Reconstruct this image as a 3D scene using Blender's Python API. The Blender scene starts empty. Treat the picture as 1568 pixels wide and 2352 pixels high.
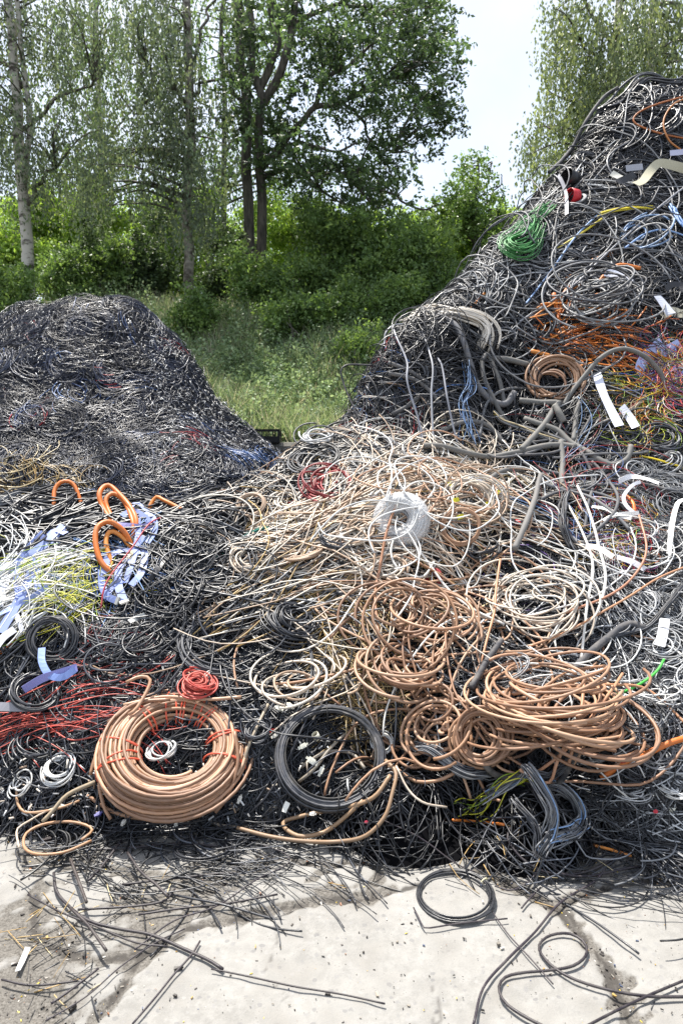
import bpy, math
import numpy as np
from mathutils import Vector

RNG = np.random.default_rng(11)
SC = bpy.context.scene
COL = SC.collection

# ------------------------------------------------------------------ camera
CAM_H = 1.7
PITCH = math.radians(7.4)
cam_d = bpy.data.cameras.new('camera')
cam = bpy.data.objects.new('camera', cam_d)
COL.objects.link(cam)
cam.location = (0, 0, CAM_H)
cam.rotation_euler = (math.pi / 2 - PITCH, 0, 0)
cam_d.sensor_fit = 'VERTICAL'
cam_d.sensor_height = 36
cam_d.lens = 24
cam_d.clip_end = 3000
cam_d.dof.use_dof = True
cam_d.dof.focus_distance = 3.4
cam_d.dof.aperture_fstop = 5.0
SC.camera = cam

# ------------------------------------------------------------------ light
SUN_EL, SUN_AZ = math.radians(66), math.radians(-30)     # behind the heaps, a little to the left
SC.world = bpy.data.worlds.new('World')
SC.world.use_nodes = True
wn = SC.world.node_tree
sky = wn.nodes.new('ShaderNodeTexSky')
sky.sky_type = 'NISHITA'
sky.sun_disc = False
sky.sun_elevation = SUN_EL
sky.sun_rotation = SUN_AZ
sky.air_density = 1.0
sky.dust_density = 2.0
sky.ozone_density = 1.0
bg = wn.nodes['Background']
bg.inputs['Strength'].default_value = 0.125
tc = wn.nodes.new('ShaderNodeTexCoord')
cl = wn.nodes.new('ShaderNodeTexNoise'); cl.inputs['Scale'].default_value = 2.2; cl.inputs['Detail'].default_value = 6; cl.inputs['Roughness'].default_value = .55
wn.links.new(tc.outputs['Generated'], cl.inputs['Vector'])
cr_ = wn.nodes.new('ShaderNodeValToRGB'); cr_.color_ramp.elements[0].position = .38; cr_.color_ramp.elements[1].position = .72
cr_.color_ramp.elements[0].color = (.3, .3, .3, 1); cr_.color_ramp.elements[1].color = (.7, .7, .7, 1)
wn.links.new(cl.outputs[0], cr_.inputs[0])
mxs = wn.nodes.new('ShaderNodeMix'); mxs.data_type = 'RGBA'
wn.links.new(cr_.outputs[0], mxs.inputs[0]); wn.links.new(sky.outputs[0], mxs.inputs[6]); mxs.inputs[7].default_value = (5.8, 6.0, 6.2, 1)
wn.links.new(mxs.outputs[2], bg.inputs['Color'])
sun_d = bpy.data.lights.new('sun', 'SUN')
sun_d.energy = 5.0
sun_d.angle = math.radians(0.53)
sun_d.color = (1.0, 0.95, 0.87)
sun = bpy.data.objects.new('sun', sun_d)
COL.objects.link(sun)
sv = Vector((math.sin(SUN_AZ) * math.cos(SUN_EL), math.cos(SUN_AZ) * math.cos(SUN_EL), math.sin(SUN_EL)))
sun.rotation_euler = sv.to_track_quat('Z', 'Y').to_euler()
sun.location = (0, 0, 30)
SC.view_settings.view_transform = 'Standard'
SC.view_settings.look = 'None'
SC.view_settings.gamma = 1
SC.view_settings.exposure = 0.92
SC.cycles.max_bounces = 6
SC.cycles.diffuse_bounces = 3
SC.cycles.glossy_bounces = 2
SC.cycles.transmission_bounces = 4

# ------------------------------------------------------------------ photograph coordinates (1568 x 2352) to rays
F = 1568.0
CAM = np.array([0, 0, CAM_H])
FWD = np.array([0, math.cos(PITCH), -math.sin(PITCH)])
UPV = np.array([0, math.sin(PITCH), math.cos(PITCH)])
RGT = np.array([1.0, 0, 0])

def ray(u, v):
    u = np.asarray(u, float); v = np.asarray(v, float)
    return FWD + ((u - 784) / F)[..., None] * RGT + ((1176 - v) / F)[..., None] * UPV

def at(u, v, Y):
    d = ray(u, v)
    return CAM + d * (np.asarray(Y, float) / d[..., 1])[..., None]

def gnd(u, v):
    d = ray(u, v)
    return CAM + d * (-CAM_H / d[..., 2])[..., None]

def project(p):
    q = np.asarray(p) - CAM
    z = q @ FWD
    return 784 + F * (q @ RGT) / z, 1176 - F * (q @ UPV) / z

def lin(h):
    h = h.lstrip('#')
    c = np.array([int(h[i:i + 2], 16) / 255 for i in (0, 2, 4)])
    return np.where(c <= 0.04045, c / 12.92, ((c + 0.055) / 1.055) ** 2.4)

def pal(*hs):
    return np.array([lin(h) for h in hs])

def norm(a):
    return a / np.maximum(np.linalg.norm(a, axis=-1, keepdims=True), 1e-9)

# ------------------------------------------------------------------ mesh collector (quads only)
class MB:
    def __init__(s):
        s.v, s.f, s.c, s.n = [], [], [], 0
    def add(s, v, f, c):
        v = np.asarray(v, float).reshape(-1, 3)
        s.v.append(v)
        s.f.append(np.asarray(f, np.int64).reshape(-1, 4) + s.n)
        c = np.asarray(c, float)
        if c.ndim == 1:
            c = np.broadcast_to(c, (len(v), 3))
        s.c.append(c)
        s.n += len(v)
    def box(s, c, size, col, rot=None):
        k = np.array([[x, y, z] for x in (-.5, .5) for y in (-.5, .5) for z in (-.5, .5)]) * np.asarray(size)
        if rot is not None:
            k = k @ np.asarray(rot).T
        s.add(k + np.asarray(c), [[0, 1, 3, 2], [4, 6, 7, 5], [0, 4, 5, 1], [2, 3, 7, 6], [0, 2, 6, 4], [1, 5, 7, 3]], col)

def obj(name, mb, mat, parent=None, label=None, cat=None, group=None, kind=None, smooth=True):
    v = np.concatenate(mb.v); f = np.concatenate(mb.f); c = np.concatenate(mb.c)
    if parent is not None:
        loc = np.array(parent.location)
    else:
        loc = np.array([v[:, 0].mean(), v[:, 1].mean(), v[:, 2].min()])
        if kind == 'structure':
            loc = np.zeros(3)
    me = bpy.data.meshes.new(name)
    me.vertices.add(len(v))
    me.vertices.foreach_set('co', (v - loc).astype(np.float32).ravel())
    me.loops.add(4 * len(f))
    me.loops.foreach_set('vertex_index', f.astype(np.int32).ravel())
    me.polygons.add(len(f))
    me.polygons.foreach_set('loop_start', np.arange(0, 4 * len(f), 4, dtype=np.int32))
    me.polygons.foreach_set('use_smooth', np.full(len(f), bool(smooth)))
    a = me.attributes.new('col', 'FLOAT_COLOR', 'POINT')
    a.data.foreach_set('color', np.concatenate([c, np.ones((len(c), 1))], 1).astype(np.float32).ravel())
    me.update(calc_edges=True)
    me.materials.append(mat)
    o = bpy.data.objects.new(name, me)
    COL.objects.link(o)
    if parent is not None:
        o.parent = parent
    else:
        o.location = loc
    tag(o, label, cat, group, kind)
    return o

def tag(o, label=None, cat=None, group=None, kind=None):
    if label: o['label'] = label
    if cat: o['category'] = cat
    if group: o['group'] = group
    if kind: o['kind'] = kind
    return o

def thing(name, loc, label, cat, group=None):
    o = bpy.data.objects.new(name, None)
    o.empty_display_size = 0.1
    COL.objects.link(o)
    o.location = [float(x) for x in loc]
    return tag(o, label, cat, group)

# ------------------------------------------------------------------ tubes
def tubes(mb, P, rad, S, col, up=None, flat=None, caps=True, phase=0.0):
    """P (N,K,3) paths, rad (N,) or (N,K); flat=(half width, half thickness) makes a strap lying across `up`."""
    P = np.asarray(P, float)
    if P.ndim == 2: P = P[None]
    N, K, _ = P.shape
    T = np.empty_like(P)
    T[:, 1:-1] = P[:, 2:] - P[:, :-2]
    T[:, 0] = P[:, 1] - P[:, 0]
    T[:, -1] = P[:, -1] - P[:, -2]
    T = norm(T)
    if up is not None:
        U = np.broadcast_to(np.asarray(up, float), P.shape)
        B = norm(np.cross(T, U))
        Nn = np.cross(B, T)
    else:
        ref = np.where(np.abs(T[:, 0, 2:3]) > .9, np.array([[1., 0, 0]]), np.array([[0, 0, 1.]]))
        Nn = np.empty_like(P)
        n = norm(np.cross(np.cross(T[:, 0], ref), T[:, 0]))
        Nn[:, 0] = n
        for i in range(1, K):
            n = n - (n * T[:, i]).sum(-1, keepdims=True) * T[:, i]
            n = norm(n)
            Nn[:, i] = n
        B = np.cross(T, Nn)
    if flat is not None:
        w, t = flat
        cx = np.array([-w, w, w, -w]); cy = np.array([-t, -t, t, t]); S = 4
        off = B[:, :, None] * cx[None, None, :, None] + Nn[:, :, None] * cy[None, None, :, None]
    else:
        rad = np.asarray(rad, float)
        if rad.ndim == 0: rad = np.full(N, float(rad))
        if rad.ndim == 1: rad = np.repeat(rad[:, None], K, 1)
        a = np.arange(S) * 2 * np.pi / S + phase
        off = (B[:, :, None] * np.cos(a)[None, None, :, None] + Nn[:, :, None] * np.sin(a)[None, None, :, None]) * rad[:, :, None, None]
    V = P[:, :, None] + off
    s = np.arange(S); s2 = (s + 1) % S
    k = np.arange(K - 1)
    q = np.stack([k[:, None] * S + s, k[:, None] * S + s2, (k[:, None] + 1) * S + s2, (k[:, None] + 1) * S + s], -1).reshape(-1, 4)
    fs = [q]
    if caps:
        for base, rev in ((0, True), ((K - 1) * S, False)):
            for j in range(1, S - 1, 2):
                c = np.array([[0, j, j + 1, (j + 2) % S if j + 2 < S else S - 1]]) + base
                if j + 2 >= S and S % 2: continue
                fs.append(c[:, ::-1] if rev else c)
    q = np.concatenate(fs)
    Fc = (np.arange(N) * K * S)[:, None, None] + q
    col = np.asarray(col, float)
    if col.ndim == 1: col = np.repeat(col[None], N, 0)
    if col.ndim == 2:
        C = np.repeat(col, K * S, 0)
    else:
        C = np.repeat(col.reshape(-1, 3), S, 0)
    mb.add(V, Fc, C)

def srand(K, step, amp, rng=None):
    """smooth random curve of K samples with a new random knot every `step` samples"""
    rng = rng or RNG
    nk = int(K / step) + 3
    kn = rng.normal(0, 1, nk)
    x = np.arange(K) / step
    i = x.astype(int); f = x - i; f = f * f * (3 - 2 * f)
    return amp * (kn[i] * (1 - f) + kn[i + 1] * f)

def spline(pts, K):
    p = np.asarray(pts, float)
    p = np.concatenate([[2 * p[0] - p[1]], p, [2 * p[-1] - p[-2]]])
    n = len(p) - 3
    t = np.linspace(0, n, K * 4)
    i = np.minimum(t.astype(int), n - 1); f = (t - i)[:, None]
    a, b, c, d = p[i], p[i + 1], p[i + 2], p[i + 3]
    q = .5 * (2 * b + (c - a) * f + (2 * a - 5 * b + 4 * c - d) * f ** 2 + (3 * b - a - 3 * c + d) * f ** 3)
    L = np.concatenate([[0], np.cumsum(np.linalg.norm(np.diff(q, axis=0), axis=1))])
    s = np.linspace(0, L[-1], K)
    return np.stack([np.interp(s, L, q[:, j]) for j in range(3)], 1)

# ------------------------------------------------------------------ height fields
def fnoise(x, y, freq, n, rng):
    z = 0
    for _ in range(n):
        a = rng.uniform(0, 2 * np.pi); f = freq * rng.uniform(.6, 1.6)
        z = z + np.sin(x * np.cos(a) * f + y * np.sin(a) * f + rng.uniform(0, 6.28))
    return z / math.sqrt(n)

class Surf:
    def __init__(s, x0, x1, y0, y1, step, fn):
        s.x0, s.y0, s.st = x0, y0, step
        s.nx = int((x1 - x0) / step) + 1; s.ny = int((y1 - y0) / step) + 1
        X, Y = np.meshgrid(x0 + np.arange(s.nx) * step, y0 + np.arange(s.ny) * step, indexing='ij')
        s.X, s.Y = X, Y
        s.Z = fn(X, Y)
        s.gx, s.gy = np.gradient(s.Z, step)
    def _i(s, A, x, y):
        fx = np.clip((x - s.x0) / s.st, 0, s.nx - 1.001); fy = np.clip((y - s.y0) / s.st, 0, s.ny - 1.001)
        i = fx.astype(int); j = fy.astype(int); a = fx - i; b = fy - j
        return A[i, j] * (1 - a) * (1 - b) + A[i + 1, j] * a * (1 - b) + A[i, j + 1] * (1 - a) * b + A[i + 1, j + 1] * a * b
    def h(s, x, y): return s._i(s.Z, np.asarray(x, float), np.asarray(y, float))
    def n(s, x, y):
        x = np.asarray(x, float); y = np.asarray(y, float)
        return norm(np.stack([-s._i(s.gx, x, y), -s._i(s.gy, x, y), np.ones_like(x)], -1))
    def hit(s, u, v, t0=1.2, t1=13.0):
        u = np.atleast_1d(np.asarray(u, float)); v = np.atleast_1d(np.asarray(v, float))
        d = ray(u, v); d = d / d[:, 1:2]
        ts = np.arange(t0, t1, .04)
        best = np.full(len(u), np.nan)
        for a in range(0, len(u), 4000):
            dd = d[a:a + 4000]
            z = CAM_H + dd[:, 2:3] * ts
            g = z - s.h(dd[:, :1] * ts, np.broadcast_to(ts, z.shape))
            m = g < 0
            k = m.argmax(1); ok = m.any(1) & (k > 0)
            r = np.arange(len(dd))
            g0 = g[r, np.maximum(k - 1, 0)]; g1 = g[r, k]
            tt = ts[np.maximum(k - 1, 0)] + .04 * g0 / np.maximum(g0 - g1, 1e-9)
            best[a:a + 4000] = np.where(ok, tt, np.nan)
        return CAM + d * best[:, None]
    def mesh(s, mb, col, drop=.0, zmin=None, stride=2):
        Z = s.Z - drop
        X, Y, Z = s.X[::stride, ::stride], s.Y[::stride, ::stride], Z[::stride, ::stride]
        nx, ny = X.shape
        idx = np.arange(nx * ny).reshape(nx, ny)
        q = np.stack([idx[:-1, :-1], idx[1:, :-1], idx[1:, 1:], idx[:-1, 1:]], -1).reshape(-1, 4)
        zf = Z.ravel()
        if zmin is not None:
            q = q[(zf[q] > zmin).any(1)]
        used = np.unique(q); rem = np.full(nx * ny, -1); rem[used] = np.arange(len(used))
        mb.add(np.stack([X.ravel(), Y.ravel(), zf], 1)[used], rem[q], col)

def tps(pts, lam=1e-3):
    p = np.asarray(pts, float); xy = p[:, :2]; n = len(p)
    def k(r2): return .5 * r2 * np.log(np.maximum(r2, 1e-12))
    A = np.zeros((n + 3, n + 3))
    A[:n, :n] = k(((xy[:, None] - xy[None]) ** 2).sum(-1)) + lam * np.eye(n)
    A[:n, n] = 1; A[:n, n + 1:] = xy; A[n, :n] = 1; A[n + 1:, :n] = xy.T
    w = np.linalg.solve(A, np.concatenate([p[:, 2], [0, 0, 0]]))
    def f(X, Y):
        z = w[n] + w[n + 1] * X + w[n + 2] * Y
        for i in range(n):
            z = z + w[i] * k((X - xy[i, 0]) ** 2 + (Y - xy[i, 1]) ** 2)
        return z
    return f

def cps(tab):
    out = []
    for u, v, Y in tab:
        out.append(gnd(u, v) if Y is None else at(u, v, Y))
    return np.array(out)

_front = cps([
    (-300, 1930, None), (-300, 1750, 2.9), (-300, 1550, 3.2), (-300, 1350, 3.6), (-300, 1190, 4.15),
    (0, 1922, None), (0, 1750, 2.9), (0, 1550, 3.2), (0, 1350, 3.6), (0, 1185, 4.1),
    (250, 1912, None), (250, 1750, 2.85), (250, 1550, 3.2), (250, 1350, 3.65), (250, 1165, 4.2),
    (500, 1902, None), (500, 1750, 2.85), (500, 1550, 3.2), (500, 1350, 3.6), (500, 1215, 4.1),
    (700, 1898, None), (700, 1750, 2.82), (700, 1550, 3.2), (700, 1350, 3.65), (700, 1150, 4.3), (700, 1035, 4.9),
    (900, 1868, None), (900, 1750, 2.78), (900, 1550, 3.15), (900, 1350, 3.68), (900, 1200, 3.98), (900, 1050, 4.6),
    (900, 950, 4.95), (900, 850, 5.1), (940, 755, 5.35),
    (1080, 1888, None), (1080, 1750, 2.75), (1080, 1550, 3.1), (1080, 1350, 3.72), (1080, 1200, 3.98), (1080, 1050, 4.6),
    (1080, 900, 5.1), (1080, 760, 5.45),
    (1250, 1915, None), (1250, 1800, 2.62), (1250, 1650, 2.85), (1250, 1570, 3.1), (1250, 1400, 3.5), (1250, 1200, 4.15), (1250, 1000, 4.9),
    (1250, 800, 5.5), (1250, 600, 6.2), (1285, 420, 7.0), (1150, 565, 6.3), (1010, 715, 5.8),
    (1420, 1935, None), (1420, 1800, 2.65), (1420, 1600, 3.0), (1420, 1400, 3.5), (1420, 1200, 4.1), (1420, 1000, 4.75),
    (1420, 800, 5.4), (1420, 600, 6.1), (1420, 415, 6.9), (1400, 275, 7.5), (1450, 232, 7.8),
    (1568, 1955, None), (1568, 1800, 2.65), (1568, 1600, 3.0), (1568, 1400, 3.5), (1568, 1200, 4.1), (1568, 1000, 4.75),
    (1568, 800, 5.4), (1568, 600, 6.1), (1568, 400, 6.9), (1568, 195, 8.0),
    (1850, 1970, None), (1850, 1700, 2.8), (1850, 1400, 3.5), (1850, 1000, 4.75), (1850, 600, 6.1), (1850, 150, 8.2),
])
_back = np.array([
    (-3.6, 5.2, .5), (-1.5, 5.2, .55), (-.6, 5.4, .5), (-3.6, 6.5, -.2), (-1.5, 6.5, -.2), (-.3, 6.5, 0), (.1, 6.0, .7), (.45, 6.4, 1.0), (.6, 7, 1.0),
    (1.1, 7.6, 1.6), (1.5, 9, 1.6), (2.5, 9.5, 2.8), (4.5, 9.6, 4.4), (3, 11.5, 0), (1, 10, -.2), (0, 8.5, -.3), (5.5, 11.5, .5), (7, 8, 5.6),
    (7, 4.5, 1.9), (-5, 3, .2), (-5, 4.5, 1.2), (-2, 8, -.3), (-4, 8, -.3), (-1, 10, -.3), (0, 1.5, -.9), (-3, 1.5, -.9), (3, 1.5, -.9),
])
_ff = tps(np.concatenate([_front, _back]), 2e-3)
_nr = np.random.default_rng(3)
FRONT = Surf(-4.6, 7.0, 1.4, 12.0, .04, lambda X, Y: np.maximum(
    _ff(X, Y) + np.clip((Y - 2.65) * .8, 0, 1) * (.045 * fnoise(X, Y, 5, 7, _nr) + .022 * fnoise(X, Y, 14, 8, _nr)), -.06))
FRONT.W = Surf.__new__(Surf); FRONT.W.__dict__.update(FRONT.__dict__)
FS = FRONT.W                                            # front heap with the flat ground round it
FS.Z = np.maximum(FRONT.Z, 0.0); FS.gx, FS.gy = np.gradient(FS.Z, FS.st)

_far = cps([
    (-400, 800, 7.9), (-150, 735, 8.1), (0, 728, 8.2), (60, 708, 8.2), (190, 680, 8.2), (330, 722, 8.3), (420, 812, 8.2), (500, 916, 8.1), (575, 988, 8.0),
    (640, 1062, 7.9), (-300, 900, 7.2), (-300, 1140, 6.0), (0, 800, 7.7), (0, 900, 7.1), (0, 1020, 6.5), (0, 1140, 5.95),
    (190, 780, 7.6), (190, 900, 7.1), (190, 1020, 6.5), (190, 1140, 5.95),
    (350, 850, 7.6), (350, 950, 7.0), (350, 1050, 6.4), (350, 1140, 5.95), (480, 1000, 7.1), (500, 1080, 6.5), (520, 1140, 6.1), (600, 1080, 6.9), (620, 1120, 6.6),
])
_fb = np.array([(-6, 9.8, .5), (-4, 9.8, 1.4), (-2.5, 9.8, 1.2), (-1.2, 9.8, .5), (-.2, 9, 0), (.2, 8, .1), (.1, 7, -.1), (-.3, 6, -.1), (-1, 5.2, .1), (-2.5, 5.1, .25),
                (-4, 5.1, .25), (-7, 8, 2), (-7, 6, 0), (.6, 9.8, -.3), (.6, 6, -.3)])
_fg = tps(np.concatenate([_far, _fb]), 2e-3)
FAR = Surf(-7.0, 1.2, 4.6, 10.4, .04, lambda X, Y: np.maximum(
    _fg(X, Y) + .06 * fnoise(X, Y, 3.2, 7, _nr) + .035 * fnoise(X, Y, 8, 8, _nr), -.06))

def bank_h(x, y):
    y = np.asarray(y, float); x = np.asarray(x, float)
    z = np.where(y < 16.5, 1.36 + .53 * (y - 10.75), 1.36 + .53 * 5.75 + .1 * (y - 16.5))
    z = np.minimum(z, 5.6) + .12 * np.sin(x * .9 + y * .5) + .07 * np.sin(x * 2.3 - y * 1.7)
    return z

# ------------------------------------------------------------------ materials
def mat(name):
    m = bpy.data.materials.new(name); m.use_nodes = True
    n = m.node_tree
    b = n.nodes['Principled BSDF']
    return m, n, b

def nd(n, t, **kw):
    x = n.nodes.new(t)
    for k, v in kw.items():
        if k in x.inputs: x.inputs[k].default_value = v
        else: setattr(x, k, v)
    return x

def mixrgb(n, fac, a, b, mode='MIX'):
    x = n.nodes.new('ShaderNodeMix'); x.data_type = 'RGBA'; x.blend_type = mode
    for s, val in ((x.inputs[0], fac), (x.inputs[6], a), (x.inputs[7], b)):
        if hasattr(val, 'links'): n.links.new(val, s)
        elif isinstance(val, (int, float)): s.default_value = val
        else: s.default_value = (*val, 1)
    return x.outputs[2]

def ramp(n, fac, stops):
    x = n.nodes.new('ShaderNodeValToRGB')
    e = x.color_ramp.elements
    while len(e) < len(stops): e.new(.5)
    for q, (p, c) in zip(e, stops):
        q.position = p
        q.color = (c, c, c, 1) if isinstance(c, (int, float)) else (*c, 1)
    n.links.new(fac, x.inputs[0])
    return x.outputs[0]

def cable_material(name, rough, dust, spec=.5, dcol=(.23, .21, .19)):
    m, n, b = mat(name)
    at_ = nd(n, 'ShaderNodeAttribute', attribute_name='col')
    co = nd(n, 'ShaderNodeTexCoord')
    nz = nd(n, 'ShaderNodeTexNoise', Scale=17.0, Detail=6.0, Roughness=.7)
    n.links.new(co.outputs['Object'], nz.inputs['Vector'])
    d = ramp(n, nz.outputs[0], [(.42, 0.0), (.72, dust)])
    c = mixrgb(n, d, at_.outputs[0], dcol)
    n.links.new(c, b.inputs['Base Color'])
    r = ramp(n, nz.outputs[0], [(.35, rough), (.7, min(1, rough + .25))])
    n.links.new(r, b.inputs['Roughness'])
    b.inputs['Specular IOR Level'].default_value = spec
    return m

M_CABLE = cable_material('cable_sheath', .36, .22)
M_BLACK = cable_material('black_cable_sheath', .27, .07, .6, (.14, .15, .18))
M_GREY = cable_material('dusty_grey_sheath', .6, .75, .3)
M_COIL = cable_material('clean_cable_sheath', .4, .28)
M_RIBBON = cable_material('flat_cable', .45, .06)
M_PLASTIC = cable_material('plastic', .35, .05)

# ================================================================== SETTING
def leaf_material(name, trans, tmix, rough=.5):
    m, n, b = mat(name)
    at_ = nd(n, 'ShaderNodeAttribute', attribute_name='col')
    n.links.new(at_.outputs[0], b.inputs['Base Color'])
    b.inputs['Roughness'].default_value = rough
    b.inputs['Specular IOR Level'].default_value = .4
    tr = n.nodes.new('ShaderNodeBsdfTranslucent')
    c = mixrgb(n, 1.0, at_.outputs[0], trans, 'MULTIPLY')
    n.links.new(c, tr.inputs['Color'])
    mx = n.nodes.new('ShaderNodeMixShader'); mx.inputs[0].default_value = tmix
    n.links.new(b.outputs[0], mx.inputs[1]); n.links.new(tr.outputs[0], mx.inputs[2])
    n.links.new(mx.outputs[0], n.nodes['Material Output'].inputs['Surface'])
    return m

M_LEAF = leaf_material('tree_leaves', (1.7, 1.65, .95), .34)
M_TREE = leaf_material('crown_leaves', (1.6, 1.6, .95), .34, .4)
M_GRASS = leaf_material('grass_blades', (1.4, 1.35, 1.0), .33)

def bark_material(name, a, b_, scale, lo, hi):
    m, n, b = mat(name)
    co = nd(n, 'ShaderNodeTexCoord')
    mp = n.nodes.new('ShaderNodeMapping'); mp.inputs['Scale'].default_value = scale
    n.links.new(co.outputs['Object'], mp.inputs['Vector'])
    nz = nd(n, 'ShaderNodeTexNoise', Scale=1.0, Detail=6.0, Roughness=.65)
    n.links.new(mp.outputs[0], nz.inputs['Vector'])
    f = ramp(n, nz.outputs[0], [(lo, 0.0), (hi, 1.0)])
    n.links.new(mixrgb(n, f, a, b_), b.inputs['Base Color'])
    b.inputs['Roughness'].default_value = .85
    bp = nd(n, 'ShaderNodeBump', Strength=.6, Distance=.02)
    n.links.new(nz.outputs[0], bp.inputs['Height']); n.links.new(bp.outputs[0], b.inputs['Normal'])
    return m

M_BIRCH = bark_material('birch_bark', (.50, .47, .42), (.07, .06, .05), (3, 3, 7), .5, .62)
M_BIRCH2 = bark_material('old_birch_bark', (.34, .31, .27), (.075, .062, .05), (4, 4, 6), .42, .58)
M_BARK = bark_material('grey_brown_bark', (.13, .115, .095), (.04, .036, .03), (14, 14, 3), .4, .62)

# ------------------------------------------------------------------ ground: broken concrete slabs with dirt in the seams
seams_uv = [
    ([(330, 2190), (430, 2135), (620, 2088), (760, 2068), (850, 2062), (900, 2040)], .035),
    ([(330, 2190), (300, 2240), (210, 2352), (150, 2440)], .03),
    ([(1060, 1880), (1095, 1990), (1200, 2042), (1290, 2092), (1340, 2150), (1400, 2230), (1450, 2352), (1480, 2450)], .035),
    ([(600, 1960), (740, 1985), (860, 1978), (870, 2012), (850, 2062)], .022),
    ([(860, 1978), (930, 1950), (1075, 1930)], .015),
    ([(-60, 2125), (75, 2060), (95, 2018), (60, 1950)], .035),
    ([(75, 2060), (80, 2150), (200, 2205), (330, 2190)], .03),
    ([(80, 2150), (60, 2240), (90, 2360)], .08),
    ([(1290, 2072), (1420, 2030), (1640, 2005)], .03),
    ([(200, 1985), (420, 2020), (600, 1985)], .03),
    ([(420, 2020), (430, 2135)], .022),
]
def seg_d(x, y, a, b):
    d = b - a; t = np.clip(((x - a[0]) * d[0] + (y - a[1]) * d[1]) / (d @ d), 0, 1)
    return np.hypot(x - a[0] - t * d[0], y - a[1] - t * d[1])
SEAMS = [(gnd(np.array([p[0] for p in s]), np.array([p[1] for p in s]))[:, :2], w) for s, w in seams_uv]
_gr = np.random.default_rng(5)
def dirt(x, y):
    wob = .012 * fnoise(x, y, 30, 6, np.random.default_rng(8)) + .01 * fnoise(x, y, 90, 6, np.random.default_rng(9))
    r = np.zeros_like(x)
    for p, w in SEAMS:
        for a, b in zip(p[:-1], p[1:]):
            d = seg_d(x, y, a, b) + wob
            r = np.maximum(r, np.clip(1.35 - d / w, 0, 1))
    for (u, v, rad) in ((40, 2290, .2), (60, 2160, .14), (330, 2100, .13), (480, 2040, .12), (1290, 1930, .2), (1150, 1960, .1), (150, 1950, .12), (760, 2040, .06), (1420, 2300, .05)):
        c = gnd(u, v)
        d = np.hypot(x - c[0], (y - c[1]) * .8) + 3 * wob
        r = np.maximum(r, .85 * np.clip(1.5 - 1.1 * d / rad, 0, 1))
    return np.clip(r, 0, 1)

def axis(lo, hi, step, far):
    a = np.arange(lo, hi + 1e-6, step)
    g = step; L = []; x = lo
    while x > -far:
        g *= 1.35; x -= g; L.append(x)
    Rr = []; x = hi; g = step
    while x < far:
        g *= 1.35; x += g; Rr.append(x)
    return np.concatenate([L[::-1], a, Rr])
gx = axis(-1.9, 1.9, .0125, 700); gy = axis(1.35, 3.3, .0125, 900)
GX, GY = np.meshgrid(gx, gy, indexing='ij')
DT = dirt(GX, GY)
near = (np.abs(GX) < 2.2) & (GY > 1.2) & (GY < 3.6)
DT = np.where(near, DT, .6)
crk_uv = [[(330, 2190), (430, 2135), (620, 2088), (760, 2068), (850, 2062), (960, 2036)], [(1060, 1880), (1095, 1990), (1200, 2042), (1290, 2092), (1340, 2150), (1400, 2230), (1450, 2352), (1480, 2450)],
          [(860, 1978), (870, 2012), (850, 2062)], [(330, 2190), (300, 2240), (210, 2352)], [(600, 1960), (740, 1985), (860, 1978), (1075, 1930)], [(1290, 2072), (1420, 2030), (1640, 2005)], [(75, 2060), (80, 2150), (200, 2205), (330, 2190)],
          [(620, 2088), (640, 2150), (610, 2230), (650, 2290), (620, 2400)], [(1000, 2360), (1010, 2300), (980, 2250)]]
CRK = np.zeros_like(GX)
cw = .010 * fnoise(GX, GY, 26, 6, np.random.default_rng(18)) + .005 * fnoise(GX, GY, 110, 6, np.random.default_rng(19))
for ci_, s_ in enumerate(crk_uv):
    p_ = gnd(np.array([q[0] for q in s_]), np.array([q[1] for q in s_]))[:, :2]
    for a_, b_ in zip(p_[:-1], p_[1:]):
        CRK = np.maximum(CRK, np.clip(1.4 - np.abs(seg_d(GX, GY, a_, b_) + cw) / (.011 if ci_ < 7 else .005), 0, 1) * (1 if ci_ < 7 else .5))
CRK = np.where(near, CRK, 0)
GZ = np.where(near, -.003 * CRK + -.007 * DT + .003 * fnoise(GX, GY, 9, 6, _gr) + .0016 * fnoise(GX, GY, 60, 8, _gr), 0)
idx = np.arange(GX.size).reshape(GX.shape)
mb = MB()
mb.add(np.stack([GX, GY, GZ], -1), np.stack([idx[:-1, :-1], idx[1:, :-1], idx[1:, 1:], idx[:-1, 1:]], -1), np.stack([DT.ravel(), CRK.ravel(), DT.ravel()], 1))
m, n, b = mat('broken_concrete')
at_ = nd(n, 'ShaderNodeAttribute', attribute_name='col')
co = nd(n, 'ShaderNodeTexCoord')
big = nd(n, 'ShaderNodeTexNoise', Scale=2.6, Detail=5.0, Roughness=.6)
fine = nd(n, 'ShaderNodeTexNoise', Scale=130.0, Detail=4.0, Roughness=.7)
mid = nd(n, 'ShaderNodeTexNoise', Scale=28.0, Detail=6.0, Roughness=.7)
warp = nd(n, 'ShaderNodeTexNoise', Scale=40.0, Detail=2.0)
v1 = nd(n, 'ShaderNodeTexVoronoi', Scale=44.0)
v2 = nd(n, 'ShaderNodeTexVoronoi', Scale=150.0)
wm = n.nodes.new('ShaderNodeVectorMath'); wm.operation = 'MULTIPLY_ADD'
wm.inputs[1].default_value = (.02, .02, .02)
n.links.new(warp.outputs['Color'], wm.inputs[0]); n.links.new(co.outputs['Object'], wm.inputs[2])
for t in (big, fine, mid, warp, v2): n.links.new(co.outputs['Object'], t.inputs['Vector'])
n.links.new(wm.outputs[0], v1.inputs['Vector'])
c = mixrgb(n, ramp(n, big.outputs[0], [(.3, 0.0), (.7, 1.0)]), (.205, .199, .186), (.28, .273, .258))
c = mixrgb(n, ramp(n, mid.outputs[0], [(.42, 0.0), (.62, .5)]), c, (.335, .327, .31))
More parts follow.
